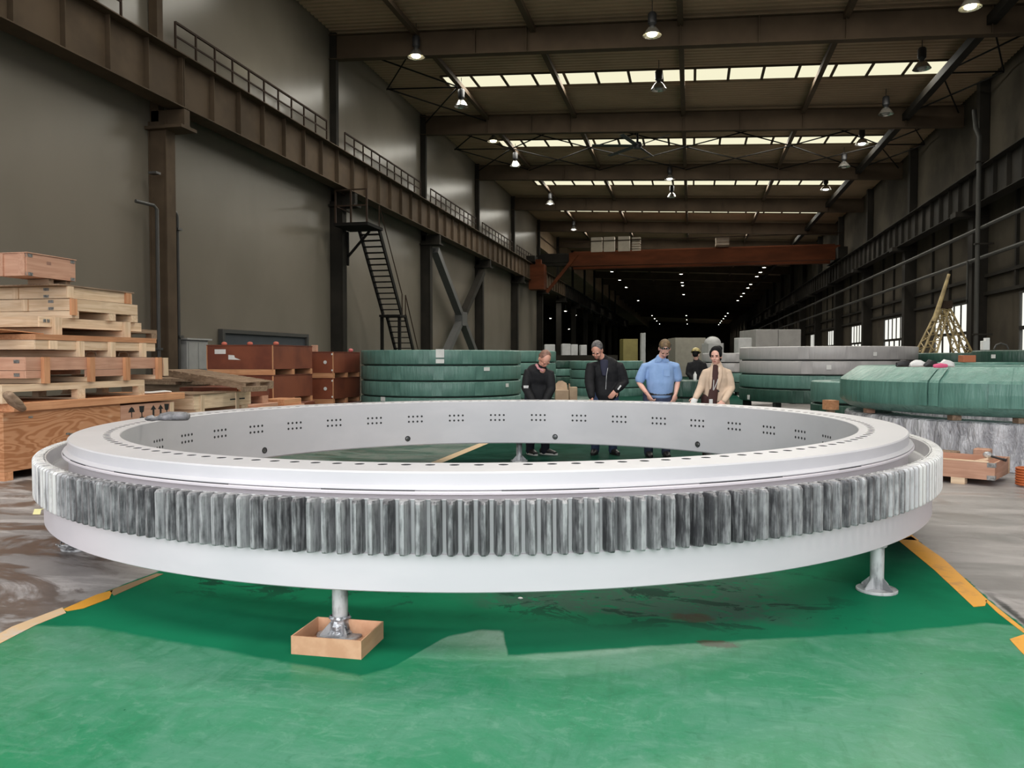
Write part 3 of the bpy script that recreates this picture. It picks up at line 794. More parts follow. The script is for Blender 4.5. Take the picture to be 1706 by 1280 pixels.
# ---- pipes on the window wall
for z, x, lab in ((5.75, 9.35, 'upper'), (4.85, 9.6, 'lower')):
    single(MB().tube([(x, 6, z), (x, 118, z)], 0.07, 8), 'wall_pipe', M['pipe'], 'long pale pipe running along the window wall, the %s of two' % lab, 'pipe', smooth=40)
t = thing('down_pipe', 'pale vertical pipe with an offset bend on the window wall', 'pipe', (9.4, 28.9, 0))
part(MB().tube([(9.25, 29.2, 0), (9.25, 29.2, 8.75), (9.18, 29.35, 9.1), (9.12, 29.35, 9.7)], 0.075, 10), 'pipe', M['pipe'], t, smooth=40)
for z in (2.2, 5.2, 7.9): part(MB().box(9.15, 9.72, 29.12, 29.28, z, z + 0.05), 'clamp', M['steel_dark'], t)
t = thing('conduit_loop', 'thin pale U shaped conduit hanging beside the vertical pipe', 'conduit', (9.5, 31.0, 3.4))
part(MB().tube([(9.55, 31.1, 4.85), (9.55, 31.1, 3.5), (9.5, 30.95, 3.4), (9.45, 30.8, 3.5), (9.45, 30.8, 4.85)], 0.035, 8), 'conduit', M['pipe'], t, smooth=40)

# ---- bridge crane far down the hall
TB = 57.6
t = thing('bridge_crane', 'orange overhead bridge crane spanning the hall far behind the people', 'crane', (-0.8, TB, GZ1))
for y, z0, z1, nm in ((TB - 0.9, 8.05, 9.0, 'bridge_girder'), (TB + 1.1, 8.05, 9.35, 'bridge_girder')):
    part(MB().box(-8.6, 9.6, y - 0.3, y + 0.3, z0, z1), nm, M['crane'], t)
    part(MB().box(-11.0, -8.6, y - 0.25, y + 0.25, 8.35, z1 - 0.1), 'girder_end', M['steel_dark'], t)
for s in (-11.2, 9.6): part(MB().box(s - 0.3, s + 0.3, TB - 2.2, TB + 2.4, 8.33 if s < 0 else 8.0, 8.75), 'end_carriage', M['steel_dark'], t)
part(MB().box(-11.3, -10.2, TB - 2.4, TB - 1.3, 6.35, 8.1), 'operator_cab', M['crane'], t)
part(MB().box(-10.9, -10.5, TB - 2.0, TB - 1.6, 8.1, 8.5), 'cab_hanger', M['crane'], t)
part(MB().bar((-10.2, TB - 1.3, 6.2), (-8.0, TB - 1.25, 8.9), 0.18, 0.22), 'strut', M['crane'], t)
for i, (x0, x1) in enumerate(((985, 1003), (1006, 1024), (1030, 1049))):
    a, b = at_t(x0, 418, TB - 1.0).x, at_t(x1, 418, TB - 1.0).x
    part(MB().box(a, b, TB - 1.15, TB - 0.65, 9.01, 10.05), 'control_cabinet', M['crane_box'], t)
a, b = at_t(1053, 418, TB - 1.0).x, at_t(1067, 418, TB - 1.0).x
for j in range(6): part(MB().box(a, b, TB - 1.1, TB - 0.7, 9.01 + j * 0.17, 9.12 + j * 0.17), 'resistor_bank', M['crane_box'], t)
part(MB().box(1.6, 2.5, TB - 0.3, TB + 0.9, 9.36, 9.95), 'trolley', M['crane_box'], t)
part(MB().box(-9.0, 9.7, TB - 1.25, TB - 1.2, 9.75, 9.8), 'bridge_rail', M['rail'], t)

# ---- pendant lamps: three rows under the roof
def lamp_proto(kind):
    t = thing('pendant_lamp', 'x', 'lamp')
    part(MB().tube([(0, 0, 0.62), (0, 0, 1.25)], 0.012, 6), 'suspension_rod', M['black'], t, world=False)
    part(MB().lathe([(0, 0.62), (0.10, 0.62), (0.13, 0.57), (0.13, 0.30), (0.09, 0.26), (0.06, 0.2), (0.0, 0.2)], 16), 'ballast_housing', M['black'], t, world=False, smooth=40)
    part(MB().lathe([(0.06, 0.22), (0.12, 0.18), (0.2, 0.08), (0.27, -0.04), (0.28, -0.05), (0.262, -0.03), (0.19, 0.085), (0.11, 0.165), (0.05, 0.19)], 24), 'reflector', M['alu'], t, world=False, smooth=50)
    part(MB().ball((0, 0, -0.015), (0.15, 0.15, 0.06), 14, 8), 'bulb', M[kind], t, world=False, smooth=60)
    if kind != 'bulb_off':
        ll = bpy.data.lights.new('lamp_light', 'SPOT'); ll.energy = 110; ll.spot_size = radians(125); ll.spot_blend = 0.6; ll.shadow_soft_size = 0.12; ll.color = (1.0, 0.95, 0.86)
        lo = bpy.data.objects.new('lamp_light', ll); COL.objects.link(lo); lo.parent = t; lo.location = (0, 0, -0.2)
    return t
LP = {k: lamp_proto(k) for k in ('bulb', 'bulb_warm', 'bulb_off')}
used = set()
def lamp(kind, s, t_, z, label, group):
    p = LP[kind]
    o = p if kind not in used else copy_tree(p)
    used.add(kind)
    o.location = (s, t_, z); o['label'] = label
    o['group'] = group
ROW = {'wall': (-8.83, 9.9), 'middle': (-1.2, 9.6), 'window': (7.1, 9.3)}
near_l = [('bulb_warm', 'wall', 24.8), ('bulb_off', 'wall', 30.0), ('bulb_warm', 'wall', 35.1), ('bulb', 'wall', 39.7), ('bulb', 'wall', 49.9), ('bulb', 'wall', 60.2),
          ('bulb_warm', 'middle', 24.0), ('bulb_off', 'middle', 28.8), ('bulb', 'middle', 43.2), ('bulb_off', 'middle', 47.9),
          ('bulb_warm', 'window', 23.3), ('bulb_off', 'window', 27.8), ('bulb_off', 'window', 32.6), ('bulb', 'window', 36.9), ('bulb', 'window', 46.3), ('bulb_off', 'window', 41.0)]
cnt = {}
for kd, row, t_ in near_l:
    cnt[(row)] = cnt.get(row, 0) + 1
    s, zz = ROW[row]
    lamp(kd, s, t_, zz + 1.4, '%s bell lamp under the roof, %s in the row nearest the %s' % ('unlit' if kd == 'bulb_off' else 'glowing', ORD[cnt[row] - 1], {'wall': 'clad wall', 'middle': 'hall centre line', 'window': 'window wall'}[row]), 'pendant lamps before the crane')
far_l = {'wall': (453, 467, 479, 501, 526, 531, 535, 540, 544, 548), 'middle': (457, 471, 476, 491, 526, 533, 540, 545), 'window': (437, 446, 454, 461, 474, 480, 489, 494, 501, 522, 527, 531, 535, 538, 541, 544)}
for row, ys in far_l.items():
    s, zz = ROW[row]
    for i, py in enumerate(ys):
        Yd = zz * FOC / (598.4 - py)
        t_ = (Yd + s * SY) / CY
        if t_ > T1 - 6: continue
        lamp('bulb', s, t_, zz + 1.4, 'small bright lamp beyond the bridge crane, %s in the row nearest the %s' % (ORD[i], {'wall': 'clad wall', 'middle': 'hall centre line', 'window': 'window wall'}[row]), 'far lamp rows')
for i, (px, py, Yd) in enumerate(((921, 476, 70), (942, 518, 92), (959, 525, 104), (917, 530, 110), (948, 548, 120))):
    q = at_Y(px, py, Yd)
    lamp('bulb', q.x, q.y, q.z, 'small lamp shining in the dark side bay, %s from the wall end' % ORD[i], 'side bay lamps')

# ---- ceiling fan
q = at_Y(1062, 243, 35.0)
t = thing('ceiling_fan', 'large dark six blade ceiling fan under the roof', 'fan', tuple(q))
part(MB().tube([q, q + Vector((0, 0, 0.9))], 0.05, 8), 'down_rod', M['black'], t)
part(MB().lathe([(0, -0.12), (0.16, -0.12), (0.2, 0.0), (0.16, 0.14), (0, 0.14)], 16).xform(Matrix.Translation(q)), 'motor_hub', M['black'], t, smooth=40)
for k in range(6):
    an = k * pi / 3 + 0.25
    d = Vector((cos(an), sin(an), 0))
    part(MB().obox(q + d * 1.05, d * 0.95, Vector((-d.y, d.x, 0.25)) * 0.09, (0, 0, 0.008)), 'fan_blade', M['black'], t)

# ================================================================== THE BIG GEARED RING ON POSTS
RC = W(-0.170, 7.391)
TILT = 0.0054
ring = thing('slewing_ring', 'huge white slewing ring with grey outer gear teeth, standing on short posts', 'ring', tuple(RC))
ring.rotation_euler = (Matrix.Rotation(YAW, 3, 'Z') @ Matrix.Rotation(-TILT, 3, 'Y')).to_euler()   # local x = across the view, local y = away
NSEG = 312
RA, RB, RD, RE = 3.480, 3.131, 3.633, 3.698
ZA, ZB, ZE0, ZE1 = 0.8405, 0.276, 0.469, 0.728
# flange with real bolt holes in its top face
NH, RH, RHOLE = 156, 3.222, 0.028
mb = MB()
mb.lathe([(RB, ZB + 0.012), (RB, ZA - 0.006), (RB + 0.006, ZA)], NSEG)
mb.lathe([(RA - 0.008, ZA), (RA, ZA - 0.008), (RA, 0.772), (RA + 0.012, 0.768), (RA + 0.028, 0.757), (RA + 0.028, 0.752), (RA - 0.02, 0.750)], NSEG)
dth = 2 * pi / NH
for k in range(NH):
    t0 = k * dth
    nh = 12; o = len(mb.v)
    inner = [(RH + RHOLE * cos(2 * pi * j / nh), RHOLE * sin(2 * pi * j / nh) / RH) for j in range(nh)]
    r0, r1, h = RB + 0.006, RA - 0.008, dth / 2
    outer = []
    for j in range(nh):
        dr, da = cos(2 * pi * j / nh), sin(2 * pi * j / nh)
        tr = (r1 - RH) / dr if dr > 1e-6 else ((RH - r0) / -dr if dr < -1e-6 else 1e9)
        tb_ = (h * RH) / abs(da) if abs(da) > 1e-6 else 1e9
        q = min(tr, tb_)
        outer.append((RH + dr * q, da * q / RH))
    cor = [(r1, h), (r0, h), (r0, -h), (r1, -h)]
    P2 = inner + outer + cor
    for r, a in P2: mb.v.append((r * cos(t0 + a), r * sin(t0 + a), ZA))
    for r, a in inner: mb.v.append((r * cos(t0 + a), r * sin(t0 + a), ZA - 0.05))
    for j in range(nh):
        j2 = (j + 1) % nh
        A1, A2 = outer[j], outer[j2]
        f = [o + j, o + j2, o + nh + j2, o + nh + j]
        for ci, cc in enumerate(cor):     # insert the sector corner where two neighbouring edge points lie on different sides
            on = lambda p: {q for q, v in (('R', abs(p[0] - r1) < 1e-6), ('r', abs(p[0] - r0) < 1e-6), ('T', abs(p[1] - h) < 1e-6), ('B', abs(p[1] + h) < 1e-6)) if v}
            s1, s2 = on(A1), on(A2)
            if not (s1 & s2) and on(cc) & s1 and on(cc) & s2:
                f = [o + j, o + j2, o + nh + j2, o + 2 * nh + ci, o + nh + j]
        mb.f.append(tuple(f))
        b = o + 2 * nh + 4
        mb.f.append((o + j, o + j2, b + j2, b + j))
    mb.f.append(tuple(o + 2 * nh + 4 + j for j in range(nh)))
me = mb.mesh('flange', M['white_paint'], None, 30)
me.materials.append(M['hole'])
o = link('flange', me, ring)
for p in me.polygons:
    if len(p.vertices) == 12 or (p.area < 0.0012 and abs(p.normal.z) < 0.3 and 0.78 < p.center.z < ZA and abs(sqrt(p.center.x ** 2 + p.center.y ** 2) - RH) < 0.04): p.material_index = 1
part(MB().lathe([(RA - 0.02, 0.748), (RA + 0.030, 0.748), (RA + 0.036, 0.742), (RA + 0.036, 0.732), (RA + 0.028, 0.727), (RA + 0.01, 0.724), (RA + 0.004, 0.715), (RA - 0.006, 0.70), (RA - 0.006, 0.61)], NSEG),
     'seal_lip', M['white_under'], ring, world=False, smooth=35)
# dark rubber showing in the groove in places
sg = MB()
for a0, a1 in ((-150, -146), (-141, -135), (-128, -112), (-103, -95), (-88, -80), (-71, -62), (-54, -50), (-163, -160)):
    m_ = 10; sg = MB()
    for i in range(m_):
        q0 = radians(a0 + (a1 - a0) * i / m_); q1 = radians(a0 + (a1 - a0) * (i + 1) / m_)
        rr = RA + 0.0315
        sg.add([(rr * cos(q0), rr * sin(q0), 0.7475), (rr * cos(q1), rr * sin(q1), 0.7475), (rr * cos(q1), rr * sin(q1), 0.7535), (rr * cos(q0), rr * sin(q0), 0.7535)], [(0, 1, 2, 3)])
    part(sg, 'rubber_seal', M['hole'], ring, world=False)

part(MB().lathe([(RA - 0.006, 0.612), (RD - 0.035, 0.612), (RD - 0.022, 0.622), (RD - 0.022, 0.722), (RD - 0.014, ZE1)], NSEG), 'shelf', M['shelf'], ring, world=False, smooth=35)
part(MB().lathe([(RD - 0.014, ZE1), (RD - 0.004, ZE1), (RD - 0.004, ZE1 - 0.003), (RE - 0.078, ZE1 - 0.003), (RE - 0.078, ZE0 - 0.012)], NSEG), 'gear_rim', M['root'], ring, world=False, smooth=35)
part(MB().lathe([(RE - 0.078, ZE0 - 0.004), (RD - 0.004, ZE0 - 0.004), (RD, ZE0 - 0.008), (RD, ZB + 0.006), (RD - 0.008, ZB), (RB + 0.01, ZB), (RB, ZB + 0.012)], NSEG), 'base_band', M['white_under'], ring, world=False, smooth=35)
# 300 gear teeth, one object each
NT_ = 300
def tooth_mesh(nm, mat, hw_tip, hw_base):
    r0, r1, r2 = RE - 0.084, RE - 0.030, RE
    za, zc, zt = ZE0, ZE1 - 0.014, ZE1
    prof = [(r0, hw_base), (r0 + 0.018, hw_base * 0.97), (r1, (hw_base + hw_tip) / 2 * 1.08), (r2, hw_tip)]
    out = prof + [(r, -w) for r, w in reversed(prof)]
    V = [(r - RE, w, za + 0.008) for r, w in out] + [(r - RE, w, zc) for r, w in out] + [(min(r, RE - 0.012) - RE, w * 0.93, zt) for r, w in out] + [(min(r, RE - 0.006) - RE, w * 0.9, za) for r, w in out]
    m = len(out); F = []
    for i in range(m):
        j = (i + 1) % m
        F += [(i, j, m + j, m + i), (m + i, m + j, 2 * m + j, 2 * m + i), (3 * m + i, 3 * m + j, j, i)]
    F += [tuple(range(2 * m, 3 * m)), tuple(range(3 * m, 4 * m))[::-1]]
    b = MB().add(V, F)
    return b.mesh(nm, mat, None, None)
TM = {k: tooth_mesh('tooth', M[k], 0.0105, 0.029) for k in ('tooth_grease', 'tooth_mid', 'tooth_clean')}
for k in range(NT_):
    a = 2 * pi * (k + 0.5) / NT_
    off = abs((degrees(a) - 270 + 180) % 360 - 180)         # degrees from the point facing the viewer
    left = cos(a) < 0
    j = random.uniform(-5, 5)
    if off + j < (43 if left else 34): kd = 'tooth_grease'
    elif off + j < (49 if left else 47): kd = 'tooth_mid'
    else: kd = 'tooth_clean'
    o = link('tooth', TM[kd], ring)
    o.location = (RE * cos(a), RE * sin(a), 0); o.rotation_euler = (0, 0, a)
# hole clusters and lubrication ports on the inner wall
def project(p):
    q = Vector(p) - O3
    X = q.x * CY + q.y * SY; Y = -q.x * SY + q.y * CY
    f = Y * cos(PITCH) - q.z * sin(PITCH); u = q.z * cos(PITCH) + Y * sin(PITCH)
    return 853 + FOC * X / f, 640 - FOC * u / f
def ang_at(px, z):
    best = None
    for i in range(1200):
        a = radians(30 + 120 * i / 1200)
        q = W(-0.170 + RB * cos(a), 7.391 + RB * sin(a), z)
        e = abs(project(q)[0] - px)
        if best is None or e < best[0]: best = (e, a)
    return best[1]
a0 = ang_at(897, 0.62)
P = [Vector((-0.0015, cos(2 * pi * m / 10) * 0.0135, sin(2 * pi * m / 10) * 0.0135)) for m in range(10)]
hole_me = MB().add(P + [p + Vector((0.0014, 0, 0)) for p in P], [tuple(range(10))] + [(m, (m + 1) % 10, 10 + (m + 1) % 10, 10 + m) for m in range(10)]).mesh('bolt_hole', M['hole'])
for k in range(36):                                     # 36 groups of eight holes
    for i in range(4):
        for j in range(2):
            b = a0 + k * pi / 18 + (i - 1.5) * 0.0575 / RB
            o = link('bolt_hole', hole_me, ring)
            o.location = (RB * cos(b), RB * sin(b), 0.588 + j * 0.066); o.rotation_euler = (0, 0, b)
a1 = ang_at(925, 0.37)
for k in range(10):
    a = a1 + k * pi / 5
    c = Vector((cos(a), sin(a), 0)); s_ = Vector((-sin(a), cos(a), 0)); z = 0.368
    mt = Matrix((s_, Vector((0, 0, 1)), -c)).transposed().to_4x4(); mt.translation = c * RB + Vector((0, 0, z))
    o = part(MB().lathe([(0.036, 0.0), (0.036, 0.004), (0.026, 0.004), (0.024, 0.001)], 16).xform(mt), 'port_rim', M['hole'], ring, world=False)
    part(MB().lathe([(0.0, 0.0035), (0.012, 0.0035), (0.019, 0.001), (0.024, 0.0008)], 16).xform(mt), 'port_plug', M['port'], ring, world=False)

# support posts
def post_geo(t, h, mat, taped=False):
    part(MB().tube([(0, 0, 0.016), (0, 0, h - 0.016)], 0.04, 16), 'tube', mat, t, world=False, smooth=40)
    part(MB().lathe([(0, 0), (0.115, 0), (0.118, 0.004), (0.118, 0.014), (0.113, 0.018), (0, 0.018)], 20), 'base_plate', mat, t, world=False, smooth=30)
    part(MB().lathe([(0, h - 0.018), (0.052, h - 0.018), (0.055, h - 0.014), (0.055, h - 0.001), (0, h - 0.001)], 16), 'top_pad', mat, t, world=False, smooth=30)
    for k in range(4):
        a = k * pi / 2 + 0.5
        d = Vector((cos(a), sin(a), 0)); n_ = Vector((-d.y, d.x, 0)) * 0.004
        tri = [d * 0.036 + Vector((0, 0, 0.018)), d * 0.105 + Vector((0, 0, 0.018)), d * 0.105 + Vector((0, 0, 0.026)), d * 0.036 + Vector((0, 0, 0.09))]
        mb = MB().add([p + n_ for p in tri] + [p - n_ for p in tri], [(0, 1, 2, 3), (7, 6, 5, 4), (0, 4, 5, 1), (1, 5, 6, 2), (2, 6, 7, 3), (3, 7, 4, 0)])
        part(mb, 'gusset', mat, t, world=False)
def post_at(X, lab, group='ring support posts'):
    h = ZB + TILT * (X[0] + 0.170)
    t = thing('support_post', lab, 'post', tuple(W(X[0], X[1])), YAW, group)
    post_geo(t, h, M['post']); return t
def on_ring(px, rad):      # camera-frame X, Y where the sight line px crosses a ring radius on the near side
    k = (px - 853) / FOC
    A = 1 + k * k; B = -2 * (k * -0.170 + 7.391); Cc = 0.170 ** 2 + 7.391 ** 2 - rad ** 2
    Yd = (-B - sqrt(B * B - 4 * A * Cc)) / (2 * A)
    return k * Yd, Yd
pL = on_ring(564, 3.50); pR = on_ring(1466, 3.56)
t = post_at(pL, 'short grey steel post under the ring, standing in the shallow tan box')
bl = random.Random(3)
mb = MB()
prof = []
for i in range(9):
    z = 0.012 + 0.012 * i
    prof.append((0.046 + 0.008 * bl.random() + (0.012 if i < 2 else 0), z))
mb.lathe(prof, 18, rad=lambda t_, r, z: r * (1 + 0.12 * sin(5 * t_ + z * 90)))
part(mb, 'foil_wrap', M['foil'], t, world=False, smooth=25, label='crumpled silver foil taped round the foot')
post_at(pR, 'short grey steel post with a flared round foot near the orange line')
post_at((0.098, 10.78), 'short grey steel post under the far side of the ring')
t = post_at((-3.20, 5.80), 'short post under the ring on bare concrete, foot wrapped in grey netting')
mb = MB()
for i in range(60):
    a = bl.uniform(0, 2 * pi); r0 = bl.uniform(0.05, 0.14); z = bl.uniform(0.01, 0.11)
    P = [Vector((r0 * cos(a + q * 0.5), r0 * sin(a + q * 0.5), max(0.006, z + bl.uniform(-.02, .02)))) * (1 + 0.1 * q * bl.uniform(-1, 1)) for q in range(4)]
    mb.tube(P, 0.005, 4)
o = part(mb, 'netting', M['post'], t, world=False); o['kind'] = 'stuff'
post_at((3.05, 9.0), 'short post under the ring, window side of the far half')
post_at((-3.25, 8.9), 'short post under the ring, crate side of the far half')

# shallow tan box round the left front post
q00, q10, q11 = at_z(485, 1090), at_z(602, 1099.5), at_z(639, 1064)
ex = (q10 - q00); ey = (q11 - q10); wx, wy = ex.length, ey.length
t = thing('shallow_box', 'shallow open tan box on the green floor around a support post', 'box', tuple((q00 + q11) / 2), atan2(ex.y, ex.x))
hx, hy, hz, th_ = wx / 2, wy / 2, 0.087, 0.007
for nm, bx in (('front_wall', (-hx, hx, -hy, -hy + th_)), ('back_wall', (-hx, hx, hy - th_, hy)), ('side_wall', (-hx, -hx + th_, -hy + th_, hy - th_)), ('side_wall', (hx - th_, hx, -hy + th_, hy - th_))):
    part(MB().box(*bx, 0.0, hz), nm, M['boxply'], t, world=False)
part(MB().box(-hx + th_, hx - th_, -hy + th_, hy - th_, 0.001, 0.004), 'bottom', M['boxply'], t, world=False)

# small things on and under the ring
c0 = at_z(282, 702, ZA + 0.005)
rag = MB()
for i, (dx, w, h) in enumerate(((-0.17, .05, .03), (-0.13, .055, .04), (-0.105, .03, .03), (-0.085, .05, .045), (-0.03, .06, .055), (0.05, .062, .058), (0.12, .06, .06), (0.17, .055, .055))):
    pass
rag.limb([((x_, 0, z_), a_, b_) for x_, z_, a_, b_ in ((-0.22, .03, .045, .02), (-0.17, .03, .05, .03), (-0.13, .025, .022, .018), (-0.09, .035, .045, .03), (0.0, .045, .05, .042), (0.09, .048, .05, .045), (0.17, .045, .05, .04))], 12, side=(0, 1, 0))
vv = []
for p in rag.v:
    f = 1 + 0.12 * sin(p[0] * 60 + p[1] * 40) + 0.1 * bl.uniform(-1, 1)
    vv.append((p[0], p[1] * f, max(0.0, p[2] * f)))
rag.v = [(p[0] * .85, p[1], p[2] * .95) for p in vv]
o = link('grey_bag', rag.mesh('grey_bag', mat_noise('grey plastic bag', (0.25, 0.245, 0.26), (0.12, 0.12, 0.13), (18, 18, 18), 0.5, bump=0.5, bdist=0.01), None, 60)); o.location = c0; o.rotation_euler = (0, 0, YAW + 0.15)
tag(o, 'crumpled grey plastic bag lying on the rim of the white ring', 'bag')
q = at_Y(60, 853, 5.0)
single(MB().add([q + Vector(p) for p in ((-.026, 0, -.018), (.02, 0.01, -.018), (.03, .012, .018), (-.012, 0, .018))] + [q + Vector(p) for p in ((-.026, .002, -.018), (.02, 0.012, -.018), (.03, .014, .018), (-.012, .002, .018))],
                [(0, 1, 2, 3), (7, 6, 5, 4), (0, 4, 5, 1), (1, 5, 6, 2), (2, 6, 7, 3), (3, 7, 4, 0)]).tube([q + Vector((0.03, 0.01, 0.015)), q + Vector((0.09, 0.05, 0.035))], 0.002, 5), 'paper_tag', plain('pale yellow tag', (0.75, 0.68, 0.33), 0.6),
       'pale yellow tag tied below the gear teeth at the crate side', 'tag')
q = at_z(867, 998)
single(MB().ball(q + Vector((0, 0, 0.004)), (0.016, 0.01, 0.006), 8, 5), 'paper_scrap', M['paper'], 'tiny white paper scrap on the green floor under the ring', 'scrap')

# ================================================================== TIMBER: CRATES, PALLETS, LIDS
def crate(name, label, s, t0, t1, z0, z1, depth, wood_, nb=2, posts=(), post_h=None, brackets=(), lid=None, group=None, end_posts=(), thick=0.022, cat='crate', boards_end=None):
    """Box whose long face looks across the hall at x = s; every board, batten and bracket is a part."""
    t = thing(name, label, cat, ((s - depth / 2), (t0 + t1) / 2, z0), 0, group)
    my, mx, mz = M[wood_ + '_y'], M[wood_ + '_x'], M.get(wood_ + '_z', M[wood_ + '_y'])
    h = (z1 - z0) / nb
    for i in range(nb):
        za, zb_ = z0 + i * h + 0.002, z0 + (i + 1) * h - 0.002
        part(MB().box(s - thick, s, t0, t1, za, zb_), 'side_board', my, t)
        part(MB().box(s - depth, s - depth + thick, t0, t1, za, zb_), 'side_board', my, t)
        part(MB().box(s - depth + thick, s - thick, t0, t0 + thick, za, zb_), 'end_board', mx, t)
        part(MB().box(s - depth + thick, s - thick, t1 - thick, t1, za, zb_), 'end_board', mx, t)
    part(MB().box(s - depth + thick, s - thick, t0 + thick, t1 - thick, z0 + 0.005, z0 + 0.025), 'bottom_panel', my, t)
    for y in posts:
        zlo = z0 - (post_h or 0)
        part(MB().box(s, s + 0.022, y - 0.045, y + 0.045, zlo + 0.001, z1 - 0.003), 'batten', mz, t)
    for x in end_posts:
        part(MB().box(x - 0.045, x + 0.045, t0 - 0.022, t0, z0, z1 - 0.003), 'batten', mz, t)
    for (y, zf) in brackets:                      # steel hinge plates near a corner of the box
        for z in ((z0 + (z1 - z0) * f) for f in zf):
            part(MB().box(s + 0.001, s + 0.005, y - 0.035, y + 0.035, z - 0.02, z + 0.02), 'corner_bracket', M['steel_bracket'], t)
            if y < t0 + 0.2: part(MB().box(s - 0.09, s - 0.005, t0 - 0.005, t0 - 0.001, z - 0.02, z + 0.02), 'corner_bracket', M['steel_bracket'], t)
    if lid:
        part(MB().box(s - depth - 0.01, s + 0.012, t0 - 0.012, t1 + 0.012, z1 + 0.001, z1 + lid), 'lid', my, t)
    return t
def pallet(name, label, s, t0, t1, z0, z1, depth, wood_, nb=3, deck=0.03, dbl=True, group=None, bl_w=0.13, n_deck=5):
    t = thing(name, label, 'pallet', (s - depth / 2, (t0 + t1) / 2, z0), 0, group)
    my, mx = M[wood_ + '_y'], M[wood_ + '_x']
    for i in range(n_deck):
        w = depth / n_deck
        part(MB().box(s - depth + i * w + 0.012, s - depth + (i + 1) * w, t0, t1, z1 - deck, z1), 'deck_board', my, t)
    for j in range(nb):
        y = t0 + (t1 - t0 - bl_w) * j / (nb - 1)
        for x in (s - 0.1, s - depth / 2 - 0.05, s - depth + 0.02):
            part(MB().box(x, x + 0.1, y, y + bl_w, z0 + (0.02 if dbl else 0), z1 - deck - 0.001), 'block', mx, t)
        if dbl: part(MB().box(s - depth, s, y, y + bl_w, z0, z0 + 0.019), 'bottom_board', mx, t)
    return t

# the big plywood crate at the bottom and its neighbour
CS = -7.65
t = thing('plywood_crate', 'largest plywood crate with swirling grain, on the concrete under the timber stack', 'crate', (CS - 0.9, 8.4, 0))
for y0, y1 in ((7.50, 9.395),):
    part(MB().box(CS - 0.02, CS, y0, y1, 0.10, 0.765), 'front_panel', M['figured'], t)
    part(MB().box(CS - 1.8, CS - 0.02, y0, y0 + 0.02, 0.10, 0.765), 'end_panel', M['figured'], t)
    part(MB().box(CS - 1.8, CS - 0.02, y1 - 0.02, y1, 0.10, 0.765), 'end_panel', M['figured'], t)
    part(MB().box(CS - 1.8, CS - 1.78, y0 + 0.02, y1 - 0.02, 0.10, 0.765), 'back_panel', M['figured'], t)
    part(MB().box(CS - 1.8, CS, y0, y1, 0.766, 0.785), 'top_panel', M['orange_y'], t)
    for y in (y0 + 0.0, (y0 + y1) / 2 - 0.05, y1 - 0.12): part(MB().box(CS - 1.8, CS, y, y + 0.12, 0.0, 0.10), 'skid', M['orange_x'], t)
for y, z in ((7.85, 0.70), (8.42, 0.45), (8.47, 0.44)):
    part(MB().box(CS + 0.001, CS + 0.004, y, y + 0.06, z, z + 0.022), 'steel_clip', M['steel_bracket'], t)
t = thing('plywood_crate', 'pale plywood crate with stencilled arrows, butted against the biggest crate', 'crate', (CS - 0.9, 9.97, 0))
part(MB().box(CS - 0.02, CS, 9.40, 10.555, 0.05, 0.76), 'front_panel', M['salmon_y'], t)
part(MB().box(CS - 1.8, CS - 0.02, 9.40, 10.555, 0.05, 0.76), 'crate_body', M['orange_y'], t)
for y in (9.4, 10.42): part(MB().box(CS - 1.8, CS, y, y + 0.12, 0.0, 0.05), 'skid', M['orange_x'], t)
part(MB().box(CS + 0.001, CS + 0.006, 10.45, 10.545, 0.50, 0.75), 'edge_batten', M['pine_z'], t)
def stencil(y, z, w, h, kind):
    mb = MB(); x = CS + 0.0015
    if kind == 'arrow':
        mb.box(x, x + .001, y - w * .1, y + w * .1, z, z + h * .62)
        mb.add([(x, y - w * .32, z + h * .6), (x, y + w * .32, z + h * .6), (x, y, z + h)], [(0, 1, 2)])
        mb.box(x, x + .001, y - w * .4, y + w * .4, z - h * .14, z - h * .06)
    elif kind == 'glass':
        mb.add([(x, y - w * .28, z + h), (x, y + w * .28, z + h), (x, y + w * .2, z + h * .5), (x, y, z + h * .42), (x, y - w * .2, z + h * .5)], [(0, 1, 2, 3, 4)])
        mb.box(x, x + .001, y - w * .05, y + w * .05, z + h * .08, z + h * .45); mb.box(x, x + .001, y - w * .22, y + w * .22, z, z + h * .08)
    else:
        mb.add([(x, y - w * .35, z + h * .55), (x, y + w * .35, z + h * .55), (x, y + w * .2, z + h * .85), (x, y, z + h), (x, y - w * .2, z + h * .85)], [(0, 1, 2, 3, 4)])
        mb.box(x, x + .001, y - w * .04, y + w * .04, z + h * .1, z + h * .55)
    return mb
for y, kd in ((9.62, 'umbrella'), (9.83, 'glass'), (10.08, 'arrow'), (10.24, 'arrow'), (10.38, 'glass')):
    part(stencil(y, 0.56, 0.2, 0.17, kd), 'stencil_mark', M['black'], t)
single(MB().box(CS - 1.1, CS + 0.03, 7.62, 10.78, 0.787, 0.885), 'long_timber', M['orange_y'], 'long orange timber lid lying over both floor crates of the stack', 'lid', bevel=0.004)
q = at_s(268, 653, CS - 0.1)
single(MB().limb([((CS - 0.15, 9.95, 0.91), .03, .02), ((CS - 0.12, 10.2, 0.905), .05, .018), ((CS - 0.1, 10.45, 0.91), .045, .02), ((CS - 0.1, 10.6, 0.90), .03, .015)], 10), 'plastic_strip', M['paper'], 'white plastic strip lying on the end of the orange lid', 'plastic', smooth=60)
single(MB().limb([((CS + 0.14, 7.44, 0.99), .07, .05), ((CS + 0.13, 7.54, 0.90), .09, .05), ((CS + 0.12, 7.64, 0.83), .05, .04)], 10), 'brown_sack', M['old_y'], 'small dirty brown sack at the near end of the orange lid', 'sack', smooth=60)
pallet('pallet', 'pale pallet lying directly on the long orange lid', CS - 0.04, 7.53, 9.95, 0.887, 1.10, 1.3, 'pine', 3, deck=0.085)
